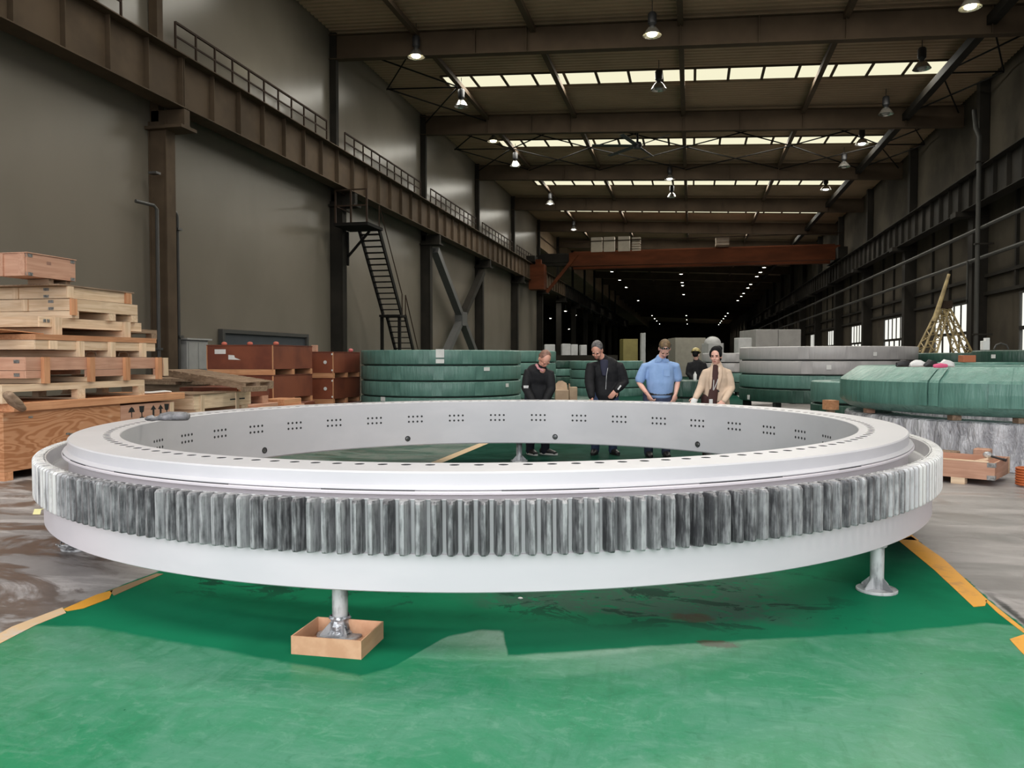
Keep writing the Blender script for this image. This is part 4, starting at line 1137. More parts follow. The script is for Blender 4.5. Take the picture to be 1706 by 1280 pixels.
# open red-brown frame
t = crate('crate', 'red-brown crate with battens and open slots, in the middle of the stack', CS - 0.05, 7.88, 10.36, 1.262, 1.425, 1.5, 'salmon', 1, posts=())
for z in (1.21, 1.37):
    part(MB().box(CS - 0.22, CS - 0.14, 7.874, 7.878, z - .02, z + .02), 'corner_bracket', M['steel_bracket'], t)
part(MB().box(CS - 1.5, CS - 0.075, 7.88, 7.902, 1.17, 1.258), 'end_board', M['salmon_x'], t)
for y0, y1 in ((7.88, 8.22), (8.83, 9.63), (10.18, 10.36)): part(MB().box(CS - 0.072, CS - 0.05, y0, y1, 1.17, 1.26), 'side_board', M['salmon_y'], t)
for y in (8.1, 8.85, 9.52, 10.2): part(MB().box(CS - 0.05, CS - 0.0, y, y + 0.09, 1.103, 1.424), 'batten', M['orange_z'], t)
part(MB().box(CS - 1.5, CS - 1.478, 7.9, 10.36, 1.17, 1.26), 'back_board', M['salmon_y'], t)
for y in (8.1, 8.85, 9.52, 10.2): part(MB().box(CS - 1.5, CS - 0.05, y, y + 0.09, 1.104, 1.168), 'runner', M['pine_x'], t)
part(MB().box(CS - 0.045, CS - 0.02, 10.36, 10.46, 1.15, 1.42), 'end_batten', M['pine_z'], t)
# pale box with orange lid
t = crate('crate', 'pale pine crate under an orange lid, third row of the stack from its foot', CS - 0.12, 8.1, 10.3, 1.515, 1.635, 1.5, 'pine', 1, lid=0.07)
for ch in t.children:
    if ch.name.startswith('lid'): ch.data.materials[0] = M['orange_y']
for y in (8.75, 9.32, 9.95): part(MB().box(CS - 0.12, CS - 0.07, y, y + 0.09, 1.428, 1.632), 'batten', M['pine_z'], t)
for y in (8.75, 9.32, 9.95): part(MB().box(CS - 1.6, CS - 0.121, y, y + 0.09, 1.428, 1.512), 'runner', M['pine_x'], t)
part(MB().box(CS - 0.12, CS - 0.10, 8.3, 8.42, 1.52, 1.63), 'batten', M['pine_z'], t)
for y in (9.0, 9.62):
    single(MB().tube([(CS - 0.2, y, 1.431 + 0.012), (CS - 0.2, y + 0.02, 1.49), (CS - 0.2, y + 0.1, 1.505), (CS - 0.2, y + 0.18, 1.49), (CS - 0.2, y + 0.2, 1.443)], 0.012, 8), 'bent_strap', M['old_y'], 'bent wooden strap loop between battens of the stack, %s one' % ('nearer' if y < 9.5 else 'farther'), 'strap', smooth=60)
# narrower pale crate on legs
t = crate('crate', 'narrow pale pine crate on long battens, fourth row of the stack from its foot', CS - 0.25, 8.3, 10.17, 1.80, 1.93, 1.4, 'pine', 1)
for y in (8.5, 9.77): part(MB().box(CS - 0.25, CS - 0.2, y, y + 0.11, 1.71, 1.928), 'batten', M['pine_z'], t)
for y in (8.5, 9.77): part(MB().box(CS - 1.65, CS - 0.251, y, y + 0.11, 1.71, 1.798), 'runner', M['pine_x'], t)
for y in (8.38,):
    for i in range(2): part(MB().box(CS - 0.249, CS - 0.245, y - 0.02 + i * 0.06, y + 0.02 + i * 0.06, 1.86, 1.90), 'corner_bracket', M['steel_bracket'], t)
single(MB().add([(CS - 1.5, 7.7, 1.712), (CS - 0.3, 7.7, 1.75), (CS - 0.3, 8.42, 1.712), (CS - 1.5, 8.42, 1.712), (CS - 1.5, 7.7, 1.724), (CS - 0.3, 7.7, 1.762), (CS - 0.3, 8.42, 1.724), (CS - 1.5, 8.42, 1.724)],
                [(0, 3, 2, 1), (4, 5, 6, 7), (0, 1, 5, 4), (1, 2, 6, 5), (2, 3, 7, 6), (3, 0, 4, 7)]), 'plywood_sheet', M['orange_y'], 'loose thin plywood sheet sticking out of the stack at its near end', 'plywood')
pallet('pallet', 'weathered brown pallet sticking out behind the narrow pale crate', CS - 0.65, 10.19, 11.05, 1.712, 1.86, 1.0, 'old', 2, deck=0.06)
# two pale boxes with steel brackets
t = crate('crate', 'lower of two pale bracketed boxes near the top of the stack', CS - 0.2, 8.77, 10.03, 2.03, 2.185, 1.7, 'pine', 1, brackets=((8.69, ()),), end_posts=(CS - 0.9, CS - 1.5))
for z in (2.06, 2.15): part(MB().box(CS - 0.55, CS - 0.47, 8.764, 8.768, z - 0.018, z + 0.018), 'corner_bracket', M['steel_bracket'], t)
part(MB().box(CS - 0.2, CS - 0.17, 8.74, 8.84, 1.97, 2.183), 'corner_batten', M['orange_z'], t)
for y in (9.45, 9.9): part(MB().box(CS - 1.9, CS - 0.2, y, y + 0.13, 1.932, 2.028), 'runner', M['pine_x'], t)
part(MB().box(CS - 1.9, CS - 0.2, 8.78, 8.9, 1.932, 2.028), 'runner', M['pine_x'], t)
t = crate('crate', 'upper of two pale bracketed boxes, under a thin dark sheet', CS - 0.25, 8.77, 9.98, 2.19, 2.345, 1.7, 'pine', 1, end_posts=(CS - 1.05, CS - 1.6))
for z in (2.22, 2.31): part(MB().box(CS - 0.62, CS - 0.54, 8.764, 8.768, z - 0.018, z + 0.018), 'corner_bracket', M['steel_bracket'], t)
part(MB().box(CS - 0.25, CS - 0.22, 8.74, 8.84, 2.192, 2.343), 'corner_batten', M['pine_z'], t)
part(MB().box(CS - 0.25, CS - 0.22, 9.82, 9.93, 2.192, 2.343), 'corner_batten', M['orange_z'], t)
single(MB().box(CS - 2.0, CS - 0.22, 8.6, 9.99, 2.346, 2.362), 'dark_sheet', M['old_y'], 'thin dark sheet covering the upper pale box', 'sheet')
t = crate('crate', 'small salmon plywood box with steel corners, topmost of the timber stack', CS - 0.36, 8.24, 9.03, 2.43, 2.71, 0.42, 'salmon', 1, brackets=((8.29, (0.09, 0.91)), (8.98, (0.09, 0.91))), end_posts=(CS - 0.42, CS - 0.74), lid=0.012)
for y in (8.62, 8.9): part(MB().box(CS - 0.72, CS - 0.40, y, y + 0.08, 2.363, 2.428), 'runner', M['old_x'], t)
part(MB().box(CS - 0.359, CS - 0.358, 8.55, 8.62, 2.60, 2.64), 'stamp', plain('faint stamp', (0.3, 0.16, 0.12), 0.7), t)

# ---- pine crate, brown crate and tilted pallet beyond
t = crate('crate', 'pine crate with dark straps just past the end of the orange lid', CS + 0.0, 11.05, 12.7, 0.60, 0.83, 0.75, 'pine', 1, posts=(11.25, 12.25), post_h=0.06)
part(MB().box(CS - 0.75, CS, 12.05, 12.5, 0.71, 0.725).box(CS - 0.001, CS + 0.003, 12.05, 12.5, 0.70, 0.72), 'strap', M['black'], t)
for y in (11.1, 12.4): part(MB().box(CS - 0.75, CS, y, y + 0.2, 0.42, 0.598), 'runner', M['pine_x'], t)
single(MB().box(CS - 0.85, CS + 0.02, 10.95, 12.8, 0.0, 0.415), 'low_crate', M['orange_y'], 'low orange timber crate under the strapped pine crate', 'crate', bevel=0.01)
single(MB().add([(CS - .8, 11.0, .835), (CS + .03, 11.0, .835), (CS + .03, 11.9, .835), (CS - .8, 11.9, .835), (CS - .8, 11.0, .85), (CS + .03, 11.0, .85), (CS + .03, 11.9, .85), (CS - .8, 11.9, .85)],
                [(0, 3, 2, 1), (4, 5, 6, 7), (0, 1, 5, 4), (1, 2, 6, 5), (2, 3, 7, 6), (3, 0, 4, 7)]), 'brown_board', M['old_y'], 'loose brown board on the strapped pine crate', 'board')
t = thing('plywood_crate', 'dark brown crate with a red painted end under the tilted pallet', 'crate', (-8.6, 13.5, 0.3))
part(MB().box(-9.2, -8.0, 12.86, 13.95, 0.70, 0.88), 'crate_body', M['redply'], t)
part(MB().box(-8.9, -8.02, 12.83, 12.858, 0.705, 0.875), 'end_panel', plain('dull red paint', (0.33, 0.1, 0.06), 0.5), t)
part(MB().box(-8.0, -7.97, 12.86, 12.95, 0.60, 0.88), 'corner_batten', M['orange_z'], t)
for y in (12.9, 13.65): part(MB().box(-9.2, -7.98, y, y + 0.22, 0.56, 0.698), 'runner', M['salmon_x'], t)
single(MB().box(-9.25, -7.9, 12.82, 14.1, 0.0, 0.555), 'low_crate', M['salmon_y'], 'low reddish crate under the dark brown crate', 'crate', bevel=0.01)
q0, q1 = W(-4.50, 13.15, 0.885), W(-6.15, 13.95, 1.085)
u_ = (q1 - q0); Lp = u_.length; u_.normalize(); w_ = Vector((0, 0, 1)).cross(u_).normalized() * -1
if w_.y < 0: w_ = -w_
v_ = w_.cross(u_) if w_.cross(u_).z > 0 else u_.cross(w_)
t = thing('pallet', 'long weathered pallet lying tilted across the crates', 'pallet', tuple(q0))
def pb(a0, a1, b0, b1, c0, c1, nm, m):
    part(MB().obox(q0 + u_ * (a0 + a1) / 2 + w_ * (b0 + b1) / 2 + v_ * (c0 + c1) / 2, u_ * (a1 - a0) / 2, w_ * (b1 - b0) / 2, v_ * (c1 - c0) / 2), nm, m, t)
for i in range(9): pb(Lp * i / 9 + .01, Lp * (i + .8) / 9, 0, 0.75, 0.115, 0.135, 'deck_board', M['old_x'])
for b in (0, .33, .66): pb(0, Lp, b, b + .09, 0.02, 0.114, 'runner', M['old_x'])
for i in range(3): pb(Lp * i / 3, Lp * i / 3 + .1, 0, 0.75, 0.0, 0.019, 'bottom_board', M['old_x'])
pb(-0.05, -0.005, -0.02, 0.55, -0.03, 0.06, 'end_board', M['old_x'])
t = thing('timber_pile', 'low pile of dark brown planks by the pale wall cabinet', 'planks', (-10.2, 14.4, 0))
for i in range(7):
    for j in range(2):
        x0 = -11.2 + i * 0.28
        part(MB().box(x0, x0 + 0.26, 13.6 + 0.05 * ((i * 3 + j) % 4), 15.05 - 0.04 * (i % 3), 0.9 + j * 0.06, 0.955 + j * 0.06), 'plank', M['old_y'], t)
for y in (13.8, 14.7): part(MB().box(-11.2, -9.3, y, y + 0.3, 0, 0.898), 'trestle', M['old_x'], t)
single(MB().lathe([(0, 0.0), (0.2, 0.0), (0.22, 0.02), (0.22, 0.04), (0.2, 0.05), (0, 0.05)], 24).xform(Matrix.Translation((-7.55, 13.15, 0.47)) ), 'round_lid', M['pine_x'], 'small round pale lid low among the crates', 'lid', smooth=40)
single(MB().box(-7.9, -7.25, 12.85, 13.6, 0.0, 0.468), 'low_box', M['orange_y'], 'low orange box under the round pale lid', 'box', bevel=0.01)
single(MB().box(-8.35, -7.85, 14.25, 14.95, 0.48, 0.60), 'orange_offcut', M['orange_y'], 'orange timber offcut in front of the red crates', 'timber', bevel=0.006)
single(MB().box(-8.4, -7.8, 14.2, 15.0, 0.0, 0.478), 'low_box', M['salmon_y'], 'low salmon box under the orange offcut', 'box', bevel=0.01)

# ---- red plywood crates
def red_crate(lab, s1, s0, t0, t1, z0, z1, labels=False, knobs=0):
    t = thing('red_crate', lab, 'crate', ((s0 + s1) / 2, (t0 + t1) / 2, z0 - 0.12))
    part(MB().box(s0, s1, t0, t1, z0, z1), 'crate_body', M['redply'], t, bevel=0.004)
    for x in (s1 - 0.012, s0 - 0.008): part(MB().box(x, x + 0.02, t0 - 0.008, t0 + 0.012, z0, z1), 'corner_strip', M['orange_z'], t)
    part(MB().box(s0 - 0.01, s1 + 0.01, t0 - 0.01, t1 + 0.01, z1 + 0.001, z1 + 0.016), 'lid', M['redply'], t)
    part(MB().box(s0, s1, t0, t0 + 0.1, z0 - 0.12, z0 - 0.002), 'runner', M['orange_x'], t)
    part(MB().box(s0, s1, (t0 + t1) / 2 - 0.05, (t0 + t1) / 2 + 0.05, z0 - 0.12, z0 - 0.002), 'runner', M['orange_x'], t)
    part(MB().box(s0, s1, t1 - 0.1, t1, z0 - 0.12, z0 - 0.002), 'runner', M['orange_x'], t)
    for i in range(knobs):
        part(MB().ball((s1 - 0.2 - i * (s1 - s0 - 0.3) / max(1, knobs - 1), t0 + 0.5, z1 + 0.05), (0.07, 0.05, 0.045), 10, 6), 'red_cloth', plain('red cloth', (0.6, 0.16, 0.11), 0.7), t, smooth=60)
    if labels:
        w = s1 - s0
        part(MB().box(s0 + w * .12, s0 + w * .29, t0 - 0.004, t0 - 0.001, z1 - 0.18, z1 - 0.08), 'paper_label', M['paper'], t)
        part(MB().add([(s0 + w * .33, t0 - .003, z1 - .3), (s0 + w * .52, t0 - .003, z1 - .31), (s0 + w * .43, t0 - .003, z1 - .26), (s0 + w * .42, t0 - .003, z1 - .21), (s0 + w * .33, t0 - .003, z1 - .2)], [(0, 1, 2, 3, 4)]), 'torn_label', M['paper'], t)
    return t
red_crate('wide red plywood crate with white labels, top of its stack', -8.69, -10.26, 15.3, 17.1, 1.18, 1.69, True, 3)
red_crate('wide red plywood crate under the white labelled one', -8.69, -10.26, 15.3, 17.1, 0.545, 1.04)
single(MB().box(-10.3, -8.65, 15.25, 17.15, 0.0, 0.42), 'low_crate', M['redply'], 'low red crate at the foot of the wide red stack', 'crate', bevel=0.01)
t = red_crate('narrow red crate with round white spot, top of its stack beside the green rings', -8.69, -9.3, 18.2, 19.85, 1.05, 1.57, False, 0)
t2 = red_crate('narrow red crate with round white spot, under another beside the green rings', -8.69, -9.3, 18.2, 19.85, 0.40, 0.91, False, 0)
for tt_, zc in ((t, 1.32), (t2, 0.66)):
    part(MB().lathe([(0, 0), (0.045, 0), (0.045, 0.003), (0, 0.003)], 14).xform(Matrix.Translation((-8.9, 18.197, zc)) @ Matrix.Rotation(pi / 2, 4, 'X')), 'white_spot', M['paper'], tt_)
    for dz in (0.2, -0.2): part(MB().box(-8.73, -8.69, 18.19, 18.2, zc + dz - .02, zc + dz + .02), 'corner_cap', M['paper'], tt_)
part(MB().box(-9.28, -9.16, 18.22, 18.34, 1.587, 1.75), 'upright_block', M['salmon_y'], t)
part(MB().ball((-8.8, 19.5, 1.63), (0.07, 0.06, 0.05), 10, 6), 'red_cloth', plain('pinkish cloth', (0.6, 0.16, 0.16), 0.7), t, smooth=60)
single(MB().box(-9.35, -8.65, 18.15, 19.9, 0.0, 0.275), 'low_crate', M['redply'], 'low red crate at the foot of the narrow red stack', 'crate', bevel=0.01)

# ================================================================== WRAPPED RINGS
def wrapped_ring(label, c, R, z0, h, mat, group=None, tags=(), width=0.4, wob=0.004, parent=None):
    t = thing('wrapped_ring', label, 'ring', (c[0], c[1], z0), 0, group)
    b = 0.03; Ri = max(0.12, R - width)
    ph = random.random() * 6
    prof = [(Ri, b), (Ri, h - b), (Ri + b, h), (R - b, h), (R - b * .3, h - b * .35), (R, h - b), (R, b), (R - b * .3, b * .35), (R - b, 0), (Ri + b, 0)]
    mb = MB().lathe(prof, 72, True, rad=lambda a, r, z: r if r < R - 0.1 else r + wob * (sin(23 * a + ph) + sin(41 * a + 2 * ph + z * 9)))
    part(mb, 'wrapping', mat, t, world=False, smooth=40)
    n_ov = 3
    for k in range(n_ov):                         # overlapping end of a film layer
        a = -pi / 2 + (k - 1) * 0.5 + ph * 0.05
        ob = MB()
        for i in range(4):
            q0_, q1_ = a + i * 0.03, a + (i + 1) * 0.03
            r_ = R + 2.4 * wob + 0.004
            ob.add([(r_ * cos(q0_), r_ * sin(q0_), 0.02), (r_ * cos(q1_), r_ * sin(q1_), 0.02), (r_ * cos(q1_), r_ * sin(q1_), h - .02), (r_ * cos(q0_), r_ * sin(q0_), h - .02)], [(0, 1, 2, 3)])
        part(ob, 'film_overlap', mat, t, world=False)
    for (px, py, ww, hh) in tags:                 # paper tags where the photograph shows them
        d, _ = ray(px, py)
        A = d.x ** 2 + d.y ** 2; B = -2 * (d.x * c[0] + d.y * c[1]); Cc = c[0] ** 2 + c[1] ** 2 - (R + 0.02) ** 2
        disc = B * B - 4 * A * Cc
        if disc < 0: continue
        k = (-B - sqrt(disc)) / (2 * A); p = O3 + d * k
        a = atan2(p.y - c[1], p.x - c[0])
        n_ = Vector((cos(a), sin(a), 0)); s_ = Vector((-sin(a), cos(a), 0))
        o = part(MB().obox(p - Vector((0, 0, 0)), s_ * ww / 2, (0, 0, hh / 2), n_ * 0.003), 'paper_tag', M['paper'], t)
    return t
def ring_stack(c, R, n, h, ztop, mats, labs, group, tags=None, width=0.4):
    gap = 0.03
    for i in range(n):
        z1 = ztop - i * h; z0 = z1 - (h - gap)
        t = wrapped_ring(labs(i), c, R, z0, h - gap, mats[i], group, (tags or {}).get(i, ()), width)
        zf = z0 - gap if i < n - 1 else 0.0
        if i < n - 1:
            part(MB().lathe([(max(.14, R - width) + .02, zf + .001), (R - .07, zf + .001), (R - .07, z0 - .001), (max(.14, R - width) + .02, z0 - .001)], 48, True, c), 'gap_fill_ring', M['gap'], t)  # added dark ring, fills the gap so no light shows through
            continue
        for k in range(6):
            a = k * pi / 3 - pi / 2 + 0.3
            part(MB().obox((c[0] + (R - .2) * cos(a), c[1] + (R - .2) * sin(a), (z0 + zf) / 2), Vector((cos(a), sin(a), 0)) * 0.12, Vector((-sin(a), cos(a), 0)) * 0.05, (0, 0, (z0 - zf) / 2 - 0.0005)), 'spacer_block', M['gap'], t)
POSN = lambda i: ['topmost', 'second from the top', 'third from the top', 'lowest'][i]
c1 = W(-0.0888 * 21, 21)
ring_stack((c1.x, c1.y), 2.1, 4, 0.385, 1.62, [M['green_wrap']] * 4, lambda i: 'green wrapped ring, %s in the stack by narrow red crates' % POSN(i), 'green ring stack by the red crates',
           {0: ((733, 589, .2, .2), (733, 602, .2, .1)), 1: ((811, 615, .17, .09),), 2: ((845, 642, .12, .09),), 3: ((638, 665, .15, .1),)})
c2 = W(0.0 * 28, 28.0)
ring_stack((c2.x, c2.y), 1.55, 4, 0.41, 1.68, [M['green_wrap']] * 4, lambda i: 'green wrapped ring, %s in the stack behind the black coat' % POSN(i), 'green ring stack behind the black coat', {}, 0.35)
c3 = W(0.0584 * 34.5, 34.5)
ring_stack((c3.x, c3.y), 1.0, 4, 0.34, 1.33, [M['dark_wrap'], M['green_wrap'], M['dark_wrap'], M['dark_wrap']], lambda i: 'dark green wrapped ring, %s in the small stack between two men' % POSN(i), 'small dark ring stack between the men', {}, 0.3)
c4 = W(0.119 * 31, 31)
ring_stack((c4.x, c4.y), 1.42, 4, 0.345, 1.33, [M['green_wrap']] * 4, lambda i: 'green wrapped ring, %s in the stack behind the blue shirt' % POSN(i), 'green ring stack behind the blue shirt', {}, 0.35)
c5 = W(0.396 * 22.6, 22.6)
ring_stack((c5.x, c5.y), 2.36, 4, 0.385, 1.735, [M['grey_wrap'], M['grey_wrap'], M['green_wrap'], M['dark_wrap']], lambda i: ('grey' if i < 2 else 'green') + ' wrapped ring, %s in the wide stack behind the woman' % POSN(i), 'grey and green ring stack',
           {0: ((1458, 590, .1, .1),), 1: ((1381, 612, .12, .12),), 3: ((1247, 662, .13, .13),)}, 0.5)
c6 = W(0.275 * 31.5, 31.5)
ring_stack((c6.x, c6.y), 1.05, 4, 0.385, 1.63, [M['grey_wrap'], M['grey_wrap'], M['green_wrap'], M['dark_wrap']], lambda i: ('grey' if i < 2 else 'green') + ' wrapped ring, %s in the small stack behind the woman' % POSN(i), 'small grey ring stack', {}, 0.3)
c7 = W(0.222 * 18, 18)
ring_stack((c7.x, c7.y), 0.52, 2, 0.4, 0.92, [M['dark_wrap']] * 2, lambda i: 'very small dark green wrapped ring behind the woman, %s of two' % ('upper', 'lower')[i], 'two very small dark rings', {}, 0.3)
c8 = W(0.4454 * 15.5, 15.5)
ring_stack((c8.x, c8.y), 0.98, 2, 0.44, 0.97, [M['green_wrap'], M['dark_wrap']], lambda i: 'round green wrapped ring tucked behind the big near green one, %s of two' % ('upper', 'lower')[i], 'two rings behind the big green one', {}, 0.4)
c9 = W(0.567 * 22.3, 22.3)
ring_stack((c9.x, c9.y), 1.15, 4, 0.385, 1.57, [M['dark_wrap']] * 4, lambda i: 'dark green wrapped ring, %s in the stack before the yellow lattice' % POSN(i), 'dark ring stack by the lattice', {}, 0.4)
c10 = W(0.66 * 17.4, 17.4)
ring_stack((c10.x, c10.y), 1.2, 4, 0.385, 1.59, [M['dark_wrap']] * 4, lambda i: 'dark green wrapped ring, %s in the stack nearest the window wall' % POSN(i), 'dark ring stack by the windows', {0: ((1655, 594, .1, .08),)}, 0.4)
c11 = W(0.597 * 15.9, 15.9)
ring_stack((c11.x, c11.y), 0.85, 3, 0.42, 1.335, [M['green_wrap2']] * 3, lambda i: 'bright green wrapped ring showing its top, %s of three behind the big near one' % ('topmost', 'middle', 'lowest')[i], 'three bright green rings', {}, 0.5)

# the big green wrapped ring on blocks, a plastic covered ring below it
BC = W(7.71, 11.74); BR = 2.63
t = thing('wrapped_ring', 'biggest green wrapped ring with a sloping shoulder, on blocks over a plastic covered ring', 'ring', (BC.x, BC.y, 0.66))
rs = random.Random(5); seg = 160
rv = [rs.uniform(-1, 1) for _ in range(seg)]
def wob_(a, r, z):
    i = int(a / (2 * pi) * seg) % seg
    if r < BR - 0.5: return r
    w = 0.5 * rv[i] + 0.5 * sin(37 * a)
    return r + 0.006 * w + 0.008 * sin(9 * a + z * 3)
prof = [(BR - 0.75, 0.69), (BR - 0.75, 1.28), (BR - 0.72, 1.30), (BR - 0.29, 1.30), (BR - 0.26, 1.29), (BR - 0.02, 1.115), (BR, 1.09), (BR, 0.93), (BR, 0.79), (BR - 0.015, 0.765), (BR - 0.12, 0.685), (BR - 0.16, 0.67), (BR - 0.7, 0.67)]
part(MB().lathe(prof, seg, True, (BC.x, BC.y), wob_), 'wrapping', M['green_wrap2'], t, smooth=35)
for px, wd in ((1540, 0.055), (1668, 0.10), (1695, 0.05)):         # heavy gathers of film
    d, _ = ray(px, 650)
    A = d.x ** 2 + d.y ** 2; B = -2 * (d.x * BC.x + d.y * BC.y); Cc = BC.x ** 2 + BC.y ** 2 - BR ** 2
    k = (-B - sqrt(B * B - 4 * A * Cc)) / (2 * A); p = O3 + d * k
    a = atan2(p.y - BC.y, p.x - BC.x)
    mb = MB()
    for i in range(5):
        for j in range(2):
            b0 = a + (j - 0.5) * wd; b1 = b0 + wd * 0.9
            pr = [(BR - .25, 1.298), (BR - .01, 1.125), (BR + .012, 1.09), (BR + .02, 0.95), (BR + .012, 0.79)]
            if i < 4:
                (r0_, z0_), (r1_, z1_) = pr[i], pr[i + 1]
                mb.add([(BC.x + (r0_ + .006) * cos(b0), BC.y + (r0_ + .006) * sin(b0), z0_), (BC.x + (r0_ + .02) * cos(b1), BC.y + (r0_ + .02) * sin(b1), z0_), (BC.x + (r1_ + .02) * cos(b1), BC.y + (r1_ + .02) * sin(b1), z1_), (BC.x + (r1_ + .006) * cos(b0), BC.y + (r1_ + .006) * sin(b0), z1_)], [(0, 1, 2, 3)])
    part(mb, 'film_overlap', M['green_wrap2'], t, smooth=40)
t = thing('covered_ring', 'low ring under crumpled clear plastic below the biggest green ring', 'ring', (BC.x, BC.y, 0))
rs = random.Random(9); seg = 220
ra = [rs.uniform(-1, 1) for _ in range(seg)]; rb_ = [rs.uniform(-1, 1) for _ in range(seg)]
def crump(a, r, z):
    i = int(round(a / (2 * pi) * seg)) % seg
    if r < 1.9: return r
    return r + 0.028 * ra[i] * (0.4 + 0.6 * (1 - z / 0.6)) + 0.014 * rb_[(i + int(z * 20)) % seg]
part(MB().lathe([(1.8, 0.0), (1.8, 0.57), (1.86, 0.59), (2.5, 0.60), (2.54, 0.58), (2.55, 0.5), (2.55, 0.42), (2.56, 0.34), (2.56, 0.26), (2.57, 0.18), (2.58, 0.10), (2.59, 0.04), (2.6, 0.004)], seg, True, (BC.x, BC.y), crump), 'plastic_cover', M['plastic'], t, smooth=25)
grp = 'wooden blocks under the biggest green ring'
for i, (px, lab) in enumerate(((1448, 'reddish'), (1590, 'dusty grey'), (1700, 'dark'))):
    d, _ = ray(px, 690)
    A = d.x ** 2 + d.y ** 2; B = -2 * (d.x * BC.x + d.y * BC.y); Cc = BC.x ** 2 + BC.y ** 2 - (BR - 0.22) ** 2
    k = (-B - sqrt(B * B - 4 * A * Cc)) / (2 * A); p = O3 + d * k
    single(MB().obox((p.x, p.y, 0.6365), W(0.06, 0), W(0, 0.06), (0, 0, 0.033)), 'spacer_block', M['salmon_y'] if i == 0 else M['old_y'], '%s wooden block wedged between the biggest green ring and the plastic cover' % lab, 'block', group=grp)
q = at_Y(1384, 664, 12.6)
t = thing('trestle_post', 'orange wooden block on a dark post at the tip of the biggest green ring', 'post', (q.x, q.y, 0))
part(MB().obox((q.x, q.y, 0.29), W(0.05, 0), W(0, 0.05), (0, 0, 0.29)), 'post', M['old_y'], t)
part(MB().obox((q.x, q.y, 0.67), W(0.08, 0.02), W(-0.02, 0.10), (0, 0, 0.075)), 'block', M['orange_x'], t)
# odds and ends on top of the biggest ring
def on_top(px, py, z): return at_z(px, py, z)
for (px, dx, mat, nm, lab, cat) in ((1507, .10, 'black', 'black_cloth', 'crumpled black cloth on top of the biggest green ring', 'cloth'), (1529, .09, 'paper', 'white_cloth', 'crumpled white cloth between two dark ones on the biggest green ring', 'cloth'),
                                    (1551, .07, 'black', 'black_glove', 'dark glove beside the white cloth on the biggest green ring', 'glove'), (1578, .08, 'paper', 'white_bag', 'small white plastic bag at the end of the rags on the green ring', 'bag')):
    d, _ = ray(px, 610); p = (O3 + d * (10.9 / sqrt(d.x ** 2 + d.y ** 2))).xy.to_3d()
    mb = MB().limb([(p + W(-dx * .9, 0, .025), .03, .02), (p + W(-dx * .3, .01, .04), .05, .035), (p + W(dx * .4, 0, .035), .045, .03), (p + W(dx, .01, .022), .03, .018)], 10, side=(0, 0, 1))
    for i_, v_q in enumerate(mb.v): mb.v[i_] = (v_q[0] + rs.uniform(-.008, .008), v_q[1] + rs.uniform(-.008, .008), max(1.302, 1.303 + (v_q[2]) + rs.uniform(-.006, .006)))
    single(mb, nm, M[mat], lab, cat, smooth=50)
d, _ = ray(1567, 612); p = O3 + d * (10.8 / sqrt(d.x ** 2 + d.y ** 2))
single(MB().limb([(p.xy.to_3d() + W(-.08, 0, 1.316), .02, .012), (p.xy.to_3d() + W(0, .005, 1.322), .03, .018), (p.xy.to_3d() + W(.08, .01, 1.318), .02, .012)], 10, side=(0, 0, 1)), 'pink_cloth', plain('pink cloth', (0.75, 0.12, 0.25), 0.6), 'bright pink cloth among the rags on the green ring', 'cloth', smooth=60)
q = at_Y(1611, 601, 15.5)
single(MB().obox((q.x, q.y, 1.335 + 0.07), W(0.12, 0), W(0, 0.1), (0, 0, 0.068)), 'orange_carton', plain('orange red carton', (0.5, 0.16, 0.08), 0.6), 'small orange red carton on the bright green ring', 'carton', bevel=0.006)
q = at_Y(1641, 575, 17.0)
single(MB().obox((q.x, q.y, 1.591 + 0.10), W(0.07, 0), W(0, 0.06), (0, 0, 0.098)).obox((q.x + .03, q.y, 1.591 + 0.23), W(0.04, 0), W(0, 0.05), (0, 0, 0.032)), 'white_canister', M['paper'], 'white canister standing on the dark rings by the windows', 'canister', bevel=0.004)
q = at_Y(1668, 581, 17.0)
single(MB().tube([(q.x - .14, q.y, 1.61), (q.x - .1, q.y, 1.7), (q.x, q.y + .02, 1.74), (q.x + .1, q.y, 1.7), (q.x + .14, q.y, 1.61)], 0.018, 8), 'hose_loop', M['darkpipe'], 'arched dark hose loop on the dark rings by the windows', 'hose', smooth=60)

# open crate and bits at the window side of the white ring
cc = W(5.27, 8.6)
t = thing('open_crate', 'open shallow salmon crate with steel corners on wooden feet, on bare concrete', 'crate', (cc.x, cc.y, 0), YAW + radians(-42))
Lx, Ly, z0, z1 = 1.0, 0.78, 0.072, 0.262
for nm, bx, m in (('front_board', (-Lx, 0, 0, .02), M['salmon_x']), ('back_board', (-Lx, 0, Ly - .02, Ly), M['salmon_x']), ('side_board', (-.02, 0, .02, Ly - .02), M['salmon_y']), ('side_board', (-Lx, -Lx + .02, .02, Ly - .02), M['salmon_y'])):
    part(MB().box(*bx, z0, z1), nm, m, t, world=False)
part(MB().box(-Lx + .02, -.02, .02, Ly - .02, z0, z0 + .015), 'bottom_panel', M['salmon_x'], t, world=False)
part(MB().box(-Lx, -.06, -.004, .024, z1 + .001, z1 + .014), 'rim_board', M['pine_x'], t, world=False)
for z in (z0 + .025, z1 - .025):
    part(MB().box(-.075, 0.004, -.004, -.001, z - .025, z + .025), 'corner_bracket', M['steel_bracket'], t, world=False)
    part(MB().box(.001, .004, 0, .06, z - .025, z + .025), 'corner_bracket', M['steel_bracket'], t, world=False)
part(MB().box(.001, .006, Ly - .05, Ly, z0, z1), 'batten', M['pine_y'], t, world=False)
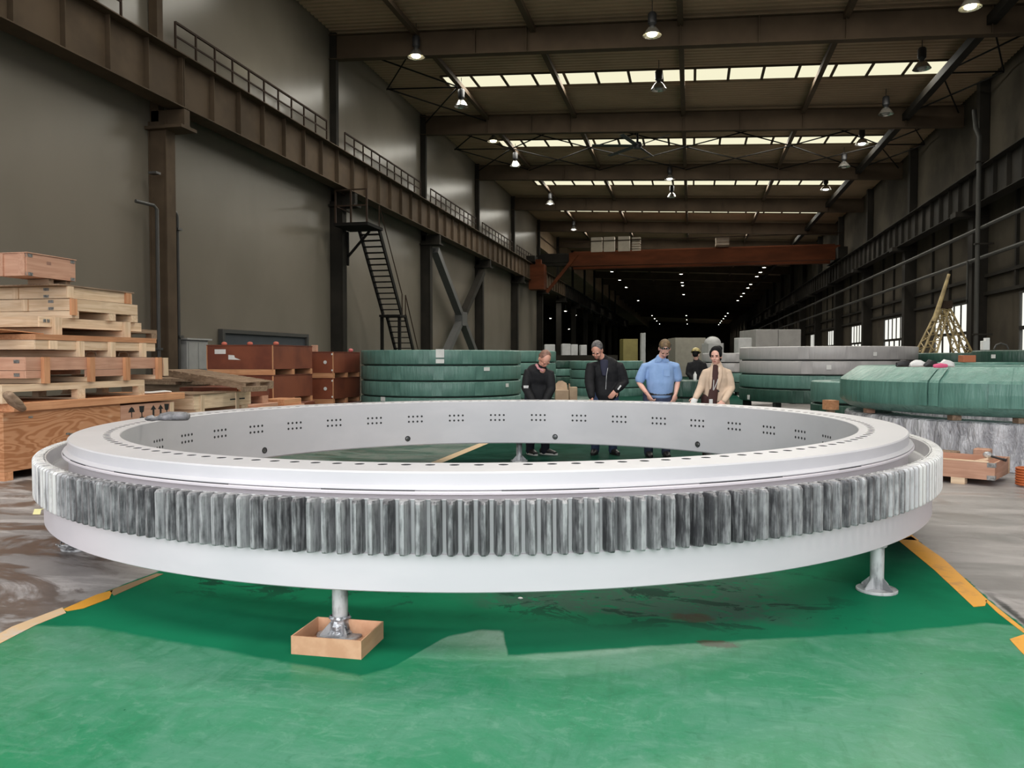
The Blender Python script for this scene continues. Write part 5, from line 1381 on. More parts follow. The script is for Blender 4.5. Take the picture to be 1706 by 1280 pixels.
for x in (-.86, -.36):
    part(MB().box(x - .07, x + .07, .0, .12, 0, z0 - .001), 'foot', M['pine_x'], t, world=False)
    part(MB().box(x - .07, x + .07, Ly - .14, Ly, 0, z0 - .001), 'foot', M['pine_x'], t, world=False)
fc_ = bpy.data.curves.new('stencil_text', 'FONT'); fc_.body = '0112 440 500'; fc_.size = 0.034; fc_.extrude = 0.0004
fo = bpy.data.objects.new('stencil_text', fc_); COL.objects.link(fo)
bpy.context.view_layer.update()
tm_ = bpy.data.meshes.new_from_object(fo.evaluated_get(bpy.context.evaluated_depsgraph_get()))
bpy.data.objects.remove(fo)
tm_.materials.clear(); tm_.materials.append(M['black'])
fo = link('stencil_text', tm_, t); fo.location = (-.93, -.0015, z0 + .012); fo.rotation_euler = (pi / 2, 0, 0); fo['kind'] = 'stuff'
Mt = Matrix.Translation(cc) @ Matrix.Rotation(YAW + radians(-42), 4, 'Z')
single(MB().add([(-.62, .2, .10), (-.12, .28, .26), (-.1, .44, .26), (-.6, .36, .10), (-.62, .2, .13), (-.12, .28, .29), (-.1, .44, .29), (-.6, .36, .13)], [(0, 3, 2, 1), (4, 5, 6, 7), (0, 1, 5, 4), (1, 2, 6, 5), (2, 3, 7, 6), (3, 0, 4, 7)]).xform(Mt), 'loose_board', M['pine_x'], 'short pale board lying tilted in the open salmon crate', 'board')
single(MB().tube([(-.1, .34, .30), (.02, .32, .275)], 0.013, 8).tube([(.02, .32, .275), (.05, .31, .27)], 0.018, 8).xform(Mt), 'black_tool', M['black'], 'black handled tool lying over the corner of the open salmon crate', 'tool', smooth=40)
single(MB().ball((-.16, .46, .30), (.05, .04, .04), 10, 6).xform(Mt), 'plastic_scrap', M['foil'], 'shiny plastic scrap beside the tilted board in the open crate', 'scrap', smooth=60)
for (x, y, w, d_, h, m, lab) in ((-.66, .95, .1, .07, .27, 'old_y', 'dark brown timber offcut standing behind the open salmon crate'), (-.33, 1.07, .09, .08, .31, 'salmon_y', 'reddish timber offcut standing behind the open salmon crate')):
    single(MB().box(x - w, x + w, y - d_, y + d_, 0, h).xform(Mt), 'timber_offcut', M[m], lab, 'timber', bevel=0.012)
q = W(0.661 * 8.62, 8.62)
mb = MB()
P = []
for i in range(7 * 18):
    a = 2 * pi * i / 18
    P.append((q.x + .15 * cos(a), q.y + .15 * sin(a), .016 + .028 * i / 18))
mb.tube(P, 0.0155, 8)
single(mb, 'hose_coil', plain('orange hose', (0.48, 0.12, 0.035), 0.45), 'coil of orange hose stacked on the concrete beside the open crate', 'hose', smooth=60)

# cartons behind the people
for x0, x1, y0, y1, lab, fl_ in ((925, 947, 650, 690, 'brown carton with an open raised flap behind the men', True), (948, 961, 645, 690, 'narrow brown carton beside the one with the open flap', False)):
    Yd = 14.5
    a, b = at_Y(x0, y0, Yd), at_Y(x1, y0, Yd)
    h = a.z; w = (b - a).length
    t = thing('carton', lab, 'carton', tuple(((a + b) / 2).xy) + (0,), YAW)
    part(MB().box(-w / 2, w / 2, -.12, .14, 0, h), 'carton_body', M['carton'], t, world=False, bevel=0.004)
    if fl_:
        part(MB().add([(-w / 2, .14, h), (w / 2, .14, h), (w / 2 - .02, .2, h + .12), (.02, .21, h + .165), (-.05, .21, h + .16), (-w / 2 + .01, .2, h + .1)], [(0, 1, 2, 3, 4, 5)]), 'flap', M['carton'], t, world=False)
    else:
        part(MB().box(-w / 2, -w / 2 + .012, -.1, .12, h, h + .06), 'flap', M['carton'], t, world=False)

# ---- yellow lattice shear legs in front of the windows
ap = at_Y(1573, 512, 27.0)
t = thing('lattice_frame', 'tall yellow steel lattice A frame with a boom in front of the windows', 'frame', (ap.x, ap.y, 0))
def lattice(p, q, w, n_):
    p, q = Vector(p), Vector(q); d = (q - p).normalized()
    a = W(1, 0); a = (a - d * a.dot(d)).normalized(); b = d.cross(a)
    cor = [a + b, a - b, -a - b, -a + b]
    for c in cor: part(MB().tube([p + c * w, q + c * w * 0.35], 0.035, 6), 'chord', M['lattice'], t)
    for i in range(n_):
        f0, f1 = i / n_, (i + 1) / n_
        for j in range(4):
            c0_, c1_ = cor[j], cor[(j + 1) % 4]
            if i % 2: c0_, c1_ = c1_, c0_
            part(MB().tube([p.lerp(q, f0) + c0_ * w * (1 - .65 * f0), p.lerp(q, f1) + c1_ * w * (1 - .65 * f1)], 0.018, 5), 'lacing', M['lattice'], t)
cx_ = at_Y(1573, 600, 27.0)
lattice(cx_.xy.to_3d() + W(-1.22, 0.0), (ap.x, ap.y, ap.z), 0.34, 15)
lattice(cx_.xy.to_3d() + W(1.30, 0.0), (ap.x, ap.y, ap.z), 0.30, 15)
part(MB().box(ap.x - .2, ap.x + .2, ap.y - .22, ap.y + .22, ap.z - .05, ap.z + .2), 'head_block', M['rail'], t)
b0, b1 = at_Y(1556, 536, 26.7), at_Y(1581, 457, 26.7)
part(MB().tube([b0, b1], [0.09, 0.05], 8), 'boom', M['lattice'], t)

# ---- far machinery along the hall
def far_box(name, label, cat, px0, px1, py_top, Yd, mat, depth=1.5, seams=0, z0=0.0):
    a, b = at_Y(px0, py_top, Yd), at_Y(px1, py_top, Yd)
    w = (b - a).length; c = (a + b) / 2
    t = thing(name, label, cat, (c.x, c.y, z0), YAW)
    k = seams + 1
    for i in range(k):
        part(MB().box(-w / 2 + w * i / k + .01, -w / 2 + w * (i + 1) / k - .01, 0, depth, 0.02, c.z - z0), 'panel_box', mat, t, world=False, bevel=0.02)
    part(MB().box(-w / 2 + .05, w / 2 - .05, .05, depth - .05, 0, .02), 'plinth', M['gap'], t, world=False)
    return t
fm = plain('far grey tarpaulin', (0.30, 0.29, 0.28), 0.6); fw = plain('far white panel', (0.5, 0.5, 0.5), 0.6); fy = plain('far yellow machine', (0.36, 0.3, 0.1), 0.5); fb = plain('far beige panel', (0.34, 0.32, 0.27), 0.6)
far_box('covered_machine', 'large grey covered machine behind the grey ring stack', 'machine', 1259, 1335, 549, 42, fm, 3, 1)
far_box('white_cabinet', 'white cabinet beside the large grey covered machine', 'cabinet', 1230, 1253, 563, 40.5, fw, .8)
far_box('machine_bed', 'long beige machine bed behind the man in the blue shirt', 'machine', 1125, 1176, 563, 62, fb, 3)
far_box('yellow_machine', 'dull yellow machine far behind the grey haired man', 'machine', 1038, 1063, 565, 60, fy, 2)
far_box('white_cabinet', 'tall narrow white cabinet near the dull yellow machine', 'cabinet', 1068, 1076, 555, 58, fw, .5)
t = far_box('domed_machine', 'pale round topped machine far behind the woman', 'machine', 1180, 1206, 572, 55, fw, 2)
c_ = at_Y(1193, 572, 55); part(MB().ball((0, 1.0, c_.z), (0.56, 0.9, 0.5), 20, 10), 'dome', fw, t, world=False, smooth=60)
for i, (x0, x1, yt) in enumerate(((907, 925, 574), (936, 951, 573), (951, 963, 574), (967, 978, 575))):
    far_box('white_container', ['white container just behind the black coated man, in the far background', 'white container between the two men in black, far background', 'narrow white container next to a wider one, far background', 'white container nearest the grey haired man, far background'][i], 'container', x0, x1, yt, 46, fw, 1, 0)
single(MB().box(*(lambda q: (q.x - 1.0, q.x + 3.2, q.y - .3, q.y - .1))(at_Y(935, 590, 45)), 0.0, 1.62), 'dark_rack', M['steel_dark'], 'dark rack in front of the far white containers', 'rack')
q = at_Y(1141, 598, 18.0)
t = thing('white_bottle', 'white bottle standing on the very small dark rings behind the woman', 'bottle', (c7.x, c7.y, 0.921))
part(MB().lathe([(0, 0), (0.035, 0), (0.037, 0.01), (0.037, 0.13), (0.015, 0.17), (0, 0.17)], 12).xform(Matrix.Translation(W(0.1, -0.3))), 'bottle_body', M['paper'], t, world=False, smooth=40)
part(MB().lathe([(0, 0.171), (0.016, 0.171), (0.016, 0.195), (0, 0.195)], 10).xform(Matrix.Translation(W(0.1, -0.3))), 'cap', M['paper'], t, world=False, smooth=40)

# ================================================================== PEOPLE behind the far side of the ring
def bake(mb, name, mat, parent, voxel, smooth_it=4):
    me = mb.mesh(name, mat)
    o = link(name, me)
    r = o.modifiers.new('r', 'REMESH'); r.mode = 'VOXEL'; r.voxel_size = voxel; r.use_smooth_shade = True
    s_ = o.modifiers.new('s', 'SMOOTH'); s_.iterations = smooth_it; s_.factor = 0.5
    bpy.context.view_layer.update()
    dg = bpy.context.evaluated_depsgraph_get()
    nm = bpy.data.meshes.new_from_object(o.evaluated_get(dg))
    nm.name = name
    o.modifiers.clear(); o.data = nm; bpy.data.meshes.remove(me)
    nm.materials.clear(); nm.materials.append(mat)
    for p in nm.polygons: p.use_smooth = True
    o.name = name
    if parent is not None: o.parent = parent
    return o
V = Vector
def hand(mb, wrist, dirv, palm, size=1.0, curl=0.8, thumb=1):
    """Palm, four unequal bent fingers and a thumb from the side of the palm."""
    d = V(dirv).normalized(); p = (V(palm) - d * V(palm).dot(d)).normalized(); s_ = d.cross(p)
    w = V(wrist)
    R_ = Matrix((s_, p, d)).transposed()
    mb.ball(w + d * 0.05 * size, (0.041 * size, 0.018 * size, 0.055 * size), 12, 8, R_)
    mb.limb([(w - d * 0.03, .026 * size, .022 * size), (w + d * 0.03 * size, .032 * size, .02 * size)], 10, side=s_)
    for i, L in enumerate((0.068, 0.078, 0.072, 0.056)):
        b = w + d * 0.092 * size + s_ * (i - 1.5) * 0.0195 * size
        a1, a2, a3 = curl * 0.5, curl * 1.2, curl * 1.9
        pts = [b - d * 0.02]
        q = b
        for seg_, an in ((0.45, a1), (0.32, a2), (0.26, a3)):
            q = q + (d * cos(an) + p * sin(an)) * L * seg_ * size * 1.1
            pts.append(q)
        mb.limb([(pts[0], .0098 * size, .0098 * size), (b, .0095 * size, .0095 * size), (pts[1], .009 * size, .009 * size), (pts[2], .0085 * size, .0085 * size), (pts[3], .0072 * size, .0072 * size)], 8, side=s_)
    b = w + d * 0.025 * size - s_ * 0.032 * size * thumb
    m1 = b + (d * 0.7 - s_ * 0.65 * thumb + p * 0.25) * 0.04 * size; m2 = m1 + (d * 0.85 - s_ * 0.15 * thumb + p * 0.5) * 0.032 * size
    mb.limb([(b, .013 * size, .013 * size), (m1, .0115 * size, .0115 * size), (m2, .009 * size, .009 * size)], 8, side=s_)

def person(label, px, Yd, J, skin, clothes, hairc, head_rot, hair='short', female=False, extra=None, head_s=1.0):
    """J: joints in the person's own frame (x across the view, y away from the viewer, z up, origin between the feet)."""
    X0 = (px - 853) / FOC * Yd
    base = W(X0, Yd)
    t = thing('person', label, 'person', tuple(base), YAW)
    hp, hy_, hr = head_rot
    HM = (Matrix.Rotation(hy_, 3, 'Z') @ Matrix.Rotation(hp, 3, 'X') @ Matrix.Rotation(hr, 3, 'Y'))
    hc = V(J['head'])
    H = lambda x, y, z: hc + HM @ V((x, y, z)) * head_s
    sk = MB()
    # head: skull, jaw, cheeks, nose, ears
    sk.ball(H(0, .008, .03), [q * head_s for q in (.074, .094, .098)], 20, 14, HM)
    sk.ball(H(0, -.028, -.05), [q * head_s for q in (.055, .058, .066)], 16, 10, HM)
    sk.ball(H(0, -.05, -.10), [q * head_s for q in (.026, .024, .02)], 10, 8, HM)
    for sx in (-1, 1):
        sk.ball(H(sx * .034, -.066, -.028), [q * head_s for q in (.026, .022, .024)], 10, 8, HM)
        sk.ball(H(sx * .078, .012, -.01), [q * head_s for q in (.010, .022, .034)], 10, 8, HM)
        sk.ball(H(sx * .03, -.083, .028), [q * head_s for q in (.024, .010, .007)], 8, 6, HM)
    sk.limb([(H(0, -.086, .018), .008, .008), (H(0, -.104, -.022), .014, .012), (H(0, -.094, -.034), .016, .009)], 10)
    sk.ball(H(0, -.082, -.062), [q * head_s for q in (.022, .012, .009)], 10, 6, HM)
    nk = V(J['neck'])
    sk.limb([(nk - V((0, 0, .05)), .062, .06), (nk, .054, .056), (H(0, .015, -.05), .05, .055)], 14)
    # trunk (under the clothes)
    sp = [V(p) for p in J['spine']]                # pelvis, waist, chest, shoulder line
    sk.limb([(sp[0], .15, .105), (sp[1], .135, .10), (sp[2], .15, .105), (sp[3] - V((0, 0, .03)), .115, .07), (nk, .055, .055)], 18)
    jk, tr = MB(), MB()
    fem = 0.9 if female else 1.0
    for side in ('L', 'R'):
        sh, el, wr = (V(J[k + side]) for k in ('sh', 'el', 'wr'))
        sk.limb([(sh.lerp(el, .2) + (nk - sh) * .12, .042 * fem, .044 * fem), (sh.lerp(el, .5), .044 * fem, .046 * fem), (el, .038 * fem, .038 * fem), (el.lerp(wr, .35), .039 * fem, .037 * fem), (wr, .026 * fem, .023 * fem)], 12)
        hd = J['hand' + side]
        hand(sk, wr, hd[0], hd[1], 0.92 if female else 1.0, hd[2], hd[3])
        hip, kn, an = (V(J[k + side]) for k in ('hip', 'kn', 'an'))
        sk.limb([(hip, .082, .085), (hip.lerp(kn, .5), .07, .072), (kn, .052, .055), (kn.lerp(an, .35), .054, .056), (an, .036, .04)], 12)
        td_ = V(J.get('toe' + side, (0, -1, 0))).normalized()
        sk.limb([(an + V((0, 0, -.035)) - td_ * .02, .03, .028), (an + V((0, 0, -.052)) + td_ * .08, .03, .018), (an + V((0, 0, -.06)) + td_ * .13, .024, .012)], 10)
        tr.limb([(hip + V((0, 0, .04)), .098, .10), (hip.lerp(kn, .5), .085, .088), (kn, .07, .074), (kn.lerp(an, .5), .068, .072), (an + V((0, 0, -.03)), .064, .072)], 14)
    body = bake(sk, 'body', skin, t, 0.0075, 3)
    tr.limb([(sp[0] - V((0, 0, .05)), .165, .12), (sp[0] + V((0, 0, .05)), .17, .125)], 18)
    bake(tr, 'trousers', clothes['trousers'], t, 0.013, 4)
    # shoes
    for side in ('L', 'R'):
        an = V(J['an' + side]); td = V(J.get('toe' + side, (0, -1, 0))).normalized()
        sd = MB().limb([(an + V((0, 0, -.03)) - td * .05, .046, .048), (an + V((0, 0, -.038)) + td * .06, .05, .044), (an + V((0, 0, -.054)) + td * .17, .042, .026)], 12, side=V((-td.y, td.x, 0)))
        o = link('shoe', sd.mesh('shoe', clothes['shoes'], None, 60), t)
        z0_ = an.z - .083
        sl = MB()
        n_ = 14; ring_ = []
        s2 = V((-td.y, td.x, 0))
        for i in range(n_):
            a = 2 * pi * i / n_
            ring_.append(V((an.x, an.y, z0_)) + td * (.06 + .155 * cos(a)) + s2 * (.05 * sin(a)))
        sl.poly(ring_, 0.024)
        part(sl, 'sole', clothes['sole'], o, world=False)
    # upper garment
    g = clothes['grow']
    hem = clothes['hem']
    tb_ = [(V(J['hemc']) if 'hemc' in J else V((sp[0].x, sp[0].y, hem)), clothes['w'][0], clothes['d'][0]), (sp[1], clothes['w'][1], clothes['d'][1]), (sp[2], clothes['w'][2], clothes['d'][2]), (sp[3] + V((0, 0, .0)), clothes['w'][3], clothes['d'][3]), (sp[3].lerp(nk, .5) + V((0, .005, .0)), clothes['w'][3] * .66, .088), (nk + V((0, .01, .0)), .075, .074)]
    jk.limb(tb_, 20)
    for side in ('L', 'R'):
        sh, el, wr = (V(J[k + side]) for k in ('sh', 'el', 'wr'))
        if clothes['sleeve'] == 'short':
            m1 = sh.lerp(el, .82)
            inn = sh.lerp(nk, .42) + V((0, 0, -.045))
            jk.limb([(inn, .05, .06), (sh + V((0, 0, -.035)), .058, .066), (sh.lerp(el, .5), .066, .064), (m1, .072, .064)], 14)
        else:
            inn = sh.lerp(nk, .42) + V((0, 0, -.045))
            jk.limb([(inn, .05, .06), (sh + V((0, 0, -.035)), .056 * fem + g, .064 * fem + g), (sh.lerp(el, .5), .06 * fem + g, .064 * fem + g), (el, .056 * fem + g, .056 * fem + g), (el.lerp(wr, .5), .05 * fem + g, .05 * fem + g), (wr, .042 * fem + g * .6, .042 * fem + g * .6)], 14)
    bake(jk, clothes['name'], clothes['top'], t, 0.012, 5)
    # face
    eye = plain('eye', (0.02, 0.015, 0.012), 0.2) if 'eye' not in M else M['eye']; M['eye'] = eye
    for sx in (-1, 1):
        part(MB().ball(H(sx * .031, -.083, .008), [q * head_s for q in (.012, .008, .006)], 8, 6, HM), 'eye', eye, t, world=False)
        part(MB().ball(H(sx * .031, -.092, .030), [q * head_s for q in (.02, .006, .005)], 8, 6, HM), 'eyebrow', hairc, t, world=False)
    part(MB().ball(H(0, -.093, -.062), [q * head_s for q in (.021, .006, .006)], 10, 6, HM), 'mouth', M.setdefault('lip', plain('lips', (0.35, 0.1, 0.08), 0.5)), t, world=False)
    hm = MB()
    if hair == 'short':
        hm.ball(H(0, .026, .05), [q * head_s for q in (.083, .094, .094)], 20, 12, HM)
        hm.ball(H(0, .06, .0), [q * head_s for q in (.074, .058, .075)], 16, 10, HM)
    elif hair == 'thin':
        hm.ball(H(0, .03, .045), [q * head_s for q in (.082, .09, .09)], 20, 12, HM)
        hm.ball(H(0, .062, .0), [q * head_s for q in (.074, .055, .075)], 16, 10, HM)
    else:
        hm.ball(H(0, .026, .055), [q * head_s for q in (.086, .098, .094)], 20, 12, HM)
        hm.ball(H(0, .055, -.02), [q * head_s for q in (.078, .06, .085)], 16, 10, HM)
        hm.ball(H(.02, .12, .09), [q * head_s for q in (.055, .05, .05)], 14, 8, HM)
        for sx in (-1, 1): hm.ball(H(sx * .07, -.005, .035), [q * head_s for q in (.022, .05, .055)], 10, 8, HM)
    bake(hm, 'hair', hairc, t, 0.010, 3)
    if extra: extra(t, H, HM, J)
    return t

skin1 = mat_noise('ruddy skin', (0.70, 0.37, 0.28), (0.60, 0.29, 0.21), (9, 9, 9), 0.5)
skin2 = mat_noise('fair skin', (0.76, 0.45, 0.36), (0.70, 0.38, 0.30), (9, 9, 9), 0.5)
cloth_black = mat_noise('black jacket cloth', (0.014, 0.014, 0.016), (0.009, 0.009, 0.011), (14, 14, 14), 0.75, bump=0.15, spec=0.25)
cloth_navy = plain('navy sweater', (0.018, 0.02, 0.045), 0.8)
denim = mat_noise('blue denim', (0.045, 0.075, 0.16), (0.03, 0.05, 0.11), (20, 20, 20), 0.8)
navy_tr = mat_noise('navy trousers cloth', (0.05, 0.065, 0.12), (0.035, 0.045, 0.09), (12, 12, 12), 0.8)
polo = mat_noise('light blue polo', (0.26, 0.40, 0.68), (0.22, 0.35, 0.61), (7, 7, 7), 0.75, bump=0.2, bdist=0.02)
coat = mat_noise('beige coat', (0.66, 0.50, 0.38), (0.58, 0.44, 0.33), (8, 8, 8), 0.8, bump=0.15)
maroon = plain('dark maroon dress', (0.055, 0.02, 0.018), 0.8)
shoe_b = plain('black shoe', (0.012, 0.012, 0.014), 0.5); sole_w = plain('white sole', (0.72, 0.72, 0.70), 0.6)
h_brown = mat_noise('thin brown hair', (0.13, 0.07, 0.05), (0.3, 0.15, 0.11), (14, 14, 14), 0.6)
h_grey = mat_noise('grey hair', (0.16, 0.15, 0.15), (0.06, 0.055, 0.055), (30, 30, 30), 0.6)
h_lb = mat_noise('short light brown hair', (0.20, 0.13, 0.065), (0.1, 0.06, 0.03), (30, 30, 30), 0.6)
h_blk = plain('black hair', (0.006, 0.006, 0.007), 0.7, 0, 0.15)
DOWN = (0, 0, -1)
def legs(w=0.1, bend=0.02, zh=0.86):
    return {'hipL': (-w, 0.02, zh), 'hipR': (w, 0.02, zh), 'knL': (-w - .01, -.02 - bend, .47), 'knR': (w + .01, -.02 - bend, .47), 'anL': (-w - .01, .02, .085), 'anR': (w + .01, .02, .085)}

# bent man in the black coat
def x1(t, H, HM, J):
    el = V(J['elL'])
    for i, (dx, dz, w, h) in enumerate(((-.028, .014, .012, .010), (-.010, .014, .012, .010), (.010, .014, .012, .010), (.028, .014, .01, .010), (-.02, -.006, .02, .006), (.012, -.006, .03, .006))):
        part(MB().obox(el + V((dx + .0, -.082, dz + .015)), (w * .7, 0, 0), (0, .0015, 0), (0, 0, h)), 'sleeve_mark', M['paper'], t, world=False)
    part(MB().limb([(V(J['neck']) + V((-.075, -.03, .03)), .02, .012), (V(J['neck']) + V((-.05, -.09, -.02)), .018, .012), (V(J['neck']) + V((.02, -.11, -.06)), .014, .01)], 10), 'collar', plain('pinkish collar', (0.5, 0.22, 0.24), 0.7), t, world=False)
person('balding man in a long black coat bending forward, white mark on his sleeve', 896, 11.55,
       dict(legs(.10, .03, .84), head=(.09, -.20, 1.40), neck=(.05, -.13, 1.29), spine=[(0, .05, .88), (0, .02, 1.05), (.01, -.04, 1.17), (.02, -.09, 1.25)],
            shL=(-.14, -.07, 1.25), elL=(-.175, -.12, 0.98), wrL=(-.08, -.26, .80), shR=(.17, -.10, 1.23), elR=(.19, -.14, .97), wrR=(.1, -.27, .80),
            handL=((.4, -.3, -.8), (.6, .2, 0), .6, 1), handR=((-.4, -.3, -.8), (-.6, .2, 0), .6, -1), hemc=(0, .03, .62), toeL=(.5, -1, 0), toeR=(.9, -.6, 0)),
       skin1, dict(name='coat', top=cloth_black, trousers=plain('dark navy trousers', (0.012, 0.015, 0.03), 0.8), shoes=shoe_b, sole=sole_w, grow=0.012, hem=.62, w=(.2, .19, .195, .165), d=(.16, .15, .15, .12), sleeve='long'),
       h_brown, (1.05, 0.45, 0.0), 'thin', extra=x1)
# grey haired man
def x2(t, H, HM, J):
    sp2, sp3 = V(J['spine'][2]), V(J['spine'][3])
    part(MB().limb([(sp3 + V((-.02, -.10, .03)), .06, .02), (sp2 + V((-.03, -.148, .02)), .05, .02), (sp2 + V((-.03, -.162, -.07)), .03, .012)], 12), 'sweater', cloth_navy, t, world=False, smooth=60)
    part(MB().tube([sp2 + V((.02, -.165, .03)), sp2 + V((.0, -.17, -.08)), V((.0, -.17, .96))], 0.004, 6), 'zip', M['steel_bracket'], t, world=False)
    w = V(J['wrR']); part(MB().obox(w + V((.03, -.05, .035)), (.022, 0, .03), (0, .004, 0), (-.008, 0, .006)), 'white_cuff', M['paper'], t, world=False)
person('grey haired man in a black jacket and jeans, looking down with one arm hanging', 1007, 11.6,
       dict(legs(.12, .02, .86), head=(-.125, -.15, 1.525), neck=(-.03, -.06, 1.405), spine=[(.02, .03, .9), (.02, .02, 1.08), (.01, .0, 1.24), (0, -.03, 1.345)],
            shL=(-.205, -.05, 1.335), elL=(-.235, -.14, 1.07), wrL=(-.215, -.26, .87), shR=(.215, -.02, 1.33), elR=(.29, -.02, 1.06), wrR=(.16, -.17, .955),
            handL=((.05, -.2, -1), (.8, .3, 0), .35, 1), handR=((-.6, -.1, -.7), (0, .6, 0), .5, -1), hemc=(.02, .02, .875), toeL=(-.3, -1, 0), toeR=(.3, -1, 0)),
       skin1, dict(name='jacket', top=cloth_black, trousers=denim, shoes=shoe_b, sole=shoe_b, grow=0.016, hem=.87, w=(.205, .205, .215, .185), d=(.155, .15, .155, .115), sleeve='long'),
       h_grey, (0.72, -0.42, 0.08), 'short', extra=x2)
# man in the blue polo
def x3(t, H, HM, J):
    for sx in (-1, 1):
        mt = HM.to_4x4(); mt.translation = H(sx * .03, -.062, .098)
        part(MB().ball((0, 0, 0), (.028, .012, .02), 12, 8).xform(mt), 'sunglass_lens', plain('dark lens', (0.015, 0.016, 0.016), 0.05), t, world=False, smooth=60)
        mt2 = HM.to_4x4(); mt2.translation = H(sx * .03, -.072, .106)
        part(MB().ball((0, 0, 0), (.009, .006, .007), 8, 6).xform(mt2), 'lens_glint', M['alu'], t, world=False)
    part(MB().tube([H(-.06, -.06, .098), H(-.085, .02, .08)], .005, 6).tube([H(.06, -.06, .098), H(.085, .02, .08)], .005, 6).tube([H(-.01, -.074, .098), H(.01, -.074, .098)], .004, 6), 'sunglass_frame', M['black'], t, world=False)
    part(MB().lathe([(1.0, -.018), (1.03, -.018), (1.03, .018), (1.0, .018)], 28).xform(Matrix.Translation((.03, .0, .905)) @ Matrix.Diagonal((.182, .137, 1, 1))), 'belt', M['black'], t, world=False, smooth=40)
    for sx in (-1, 1): part(MB().obox(V(J['neck']) + V((sx * .055, -.075, -.025)), (.04, -.01, -.03 * 0), (0, .006, 0), (-sx * .012, -.004, .022)), 'collar', polo, t, world=False)
    part(MB().obox((.10, -.152, 1.21), (.045, .006, 0), (0, .004, 0), (0, 0, .05)), 'chest_pocket', polo, t, world=False)
person('stocky man in a light blue polo shirt, sunglasses on his bowed head', 1096, 11.3,
       dict(legs(.115, .02, .86), head=(.065, -.155, 1.54), neck=(.035, -.05, 1.405), spine=[(.03, .0, .9), (.03, -.005, 1.06), (.03, .0, 1.23), (.03, -.02, 1.345)],
            shL=(-.195, -.02, 1.33), elL=(-.275, -.04, 1.06), wrL=(-.18, -.21, .905), shR=(.255, -.02, 1.335), elR=(.29, .02, 1.08), wrR=(.235, -.09, .90),
            handL=((.45, -.2, -.75), (.7, .4, .2), 1.15, 1), handR=((-.3, -.15, -.9), (-.4, .6, 0), .9, -1), hemc=(.03, -.005, .93)),
       skin2, dict(name='polo_shirt', top=polo, trousers=navy_tr, shoes=shoe_b, sole=shoe_b, grow=0.0, hem=.93, w=(.185, .20, .205, .18), d=(.145, .165, .15, .11), sleeve='short'),
       h_lb, (0.95, -0.08, 0.0), 'short', extra=x3)
# woman in the beige coat
def x4(t, H, HM, J):
    sp = [V(q) for q in J['spine']]
    part(MB().limb([(sp[3] + V((-.03, -.066, .045)), .045, .025), (sp[2] + V((-.045, -.112, .0)), .062, .026), (sp[1] + V((-.055, -.128, 0)), .06, .028), (V((-.06, -.128, .82)), .07, .028), (V((-.06, -.132, .66)), .075, .028)], 14), 'dress', maroon, t, world=False, smooth=60)
    part(MB().limb([(sp[3] + V((.045, -.07, .05)), .02, .012), (sp[2] + V((.02, -.128, .02)), .03, .012), (sp[1] + V((-.015, -.148, -.02)), .02, .01)], 12), 'lapel', coat, t, world=False, smooth=60)
    part(MB().limb([(sp[3] + V((-.07, -.065, .045)), .02, .012), (sp[2] + V((-.10, -.118, .0)), .026, .012), (sp[1] + V((-.11, -.135, -.02)), .018, .01)], 12), 'lapel', coat, t, world=False, smooth=60)
    part(MB().tube([sp[3] + V((-.06, -.085, .03)), sp[2] + V((-.07, -.135, -.05)), sp[1] + V((-.08, -.155, -.06))], .005, 6).tube([sp[3] + V((.02, -.085, .03)), sp[2] + V((-.02, -.137, -.05)), sp[1] + V((-.08, -.155, -.06))], .005, 6), 'lanyard', M['paper'], t, world=False)
    part(MB().obox((-.085, -.16, .80), (.025, .003, 0), (0, .003, 0), (0, 0, .04)), 'badge', M['paper'], t, world=False)
    for z in (.95, .80):
        part(MB().ball((.025, -.148, z), (.013, .006, .013), 10, 6), 'button', M['black'], t, world=False)
    w = V(J['wrL']); part(MB().limb([(w + V((0, 0, -.01)), .04, .035), (w + V((-.03, -.02, -.05)), .045, .03), (w + V((-.05, -.03, -.08)), .03, .02)], 12), 'white_glove', M['paper'], t, world=False, smooth=60)
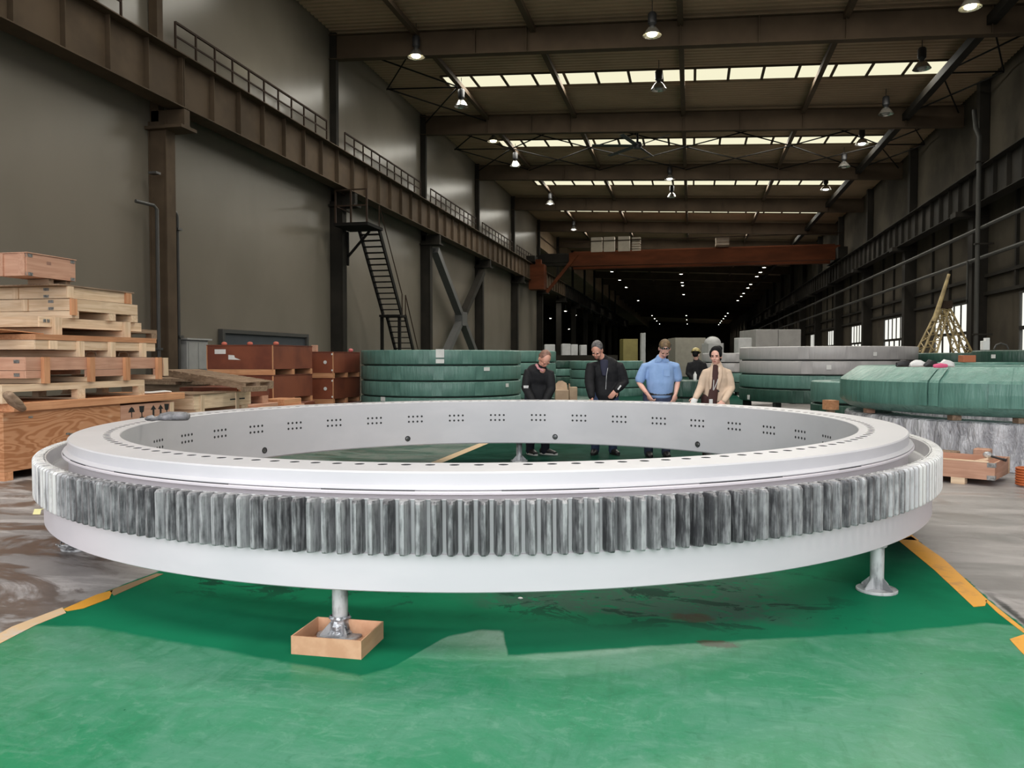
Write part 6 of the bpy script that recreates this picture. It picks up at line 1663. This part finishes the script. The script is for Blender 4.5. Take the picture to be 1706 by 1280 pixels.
person('woman in an open beige coat over a dark dress, black hair tied back', 1190, 11.2,
       dict(legs(.085, .01, .80), head=(.005, -.06, 1.44), neck=(.03, -.01, 1.32), spine=[(.03, .02, .84), (.03, .02, 1.0), (.03, .0, 1.14), (.03, -.005, 1.25)],
            shL=(-.12, .0, 1.245), elL=(-.19, -.02, 1.0), wrL=(-.30, -.16, .855), shR=(.19, .0, 1.245), elR=(.235, -.02, .99), wrR=(.09, -.20, .82),
            handL=((-.5, -.3, -.6), (.3, .5, 0), .5, 1), handR=((-.7, -.2, -.5), (0, .5, -.3), .6, -1), hemc=(.03, .02, .60)),
       skin2, dict(name='coat', top=coat, trousers=maroon, shoes=shoe_b, sole=shoe_b, grow=0.008, hem=.6, w=(.215, .175, .17, .145), d=(.14, .125, .125, .10), sleeve='long'),
       h_blk, (0.18, -0.45, 0.0), 'bun', female=True, extra=x4, head_s=0.97)
# figure in black seen from behind, further off
def x5(t, H, HM, J):
    mt = HM.to_4x4(); mt.translation = H(0, .01, .06)
    part(MB().lathe([(.118, 0), (.122, .006), (.10, .02), (.095, .06), (.07, .10), (.03, .12), (0, .123)], 20).xform(mt), 'hard_hat', plain('dull yellow hard hat', (0.42, 0.34, 0.14), 0.4), t, world=False, smooth=50)
person('person in black with a dull yellow hard hat, half hidden behind the woman', 1161, 19.2,
       dict(legs(.10, .02, .84), head=(-.03, .0, 1.50), neck=(-.01, .02, 1.37), spine=[(0, 0, .88), (0, .01, 1.05), (0, .02, 1.2), (0, .02, 1.32)],
            shL=(-.17, .02, 1.31), elL=(-.21, .0, 1.05), wrL=(-.12, -.15, .92), shR=(.17, .02, 1.31), elR=(.21, .0, 1.05), wrR=(.12, -.15, .92),
            handL=((.4, -.5, -.5), (.6, .2, 0), .6, 1), handR=((-.4, -.5, -.5), (-.6, .2, 0), .6, -1), hemc=(0, 0, .84)),
       skin2, dict(name='jacket', top=cloth_black, trousers=cloth_navy, shoes=shoe_b, sole=shoe_b, grow=0.012, hem=.84, w=(.19, .185, .19, .16), d=(.14, .135, .14, .11), sleeve='long'),
       h_blk, (0.3, pi - .4, 0.0), 'short', extra=x5)
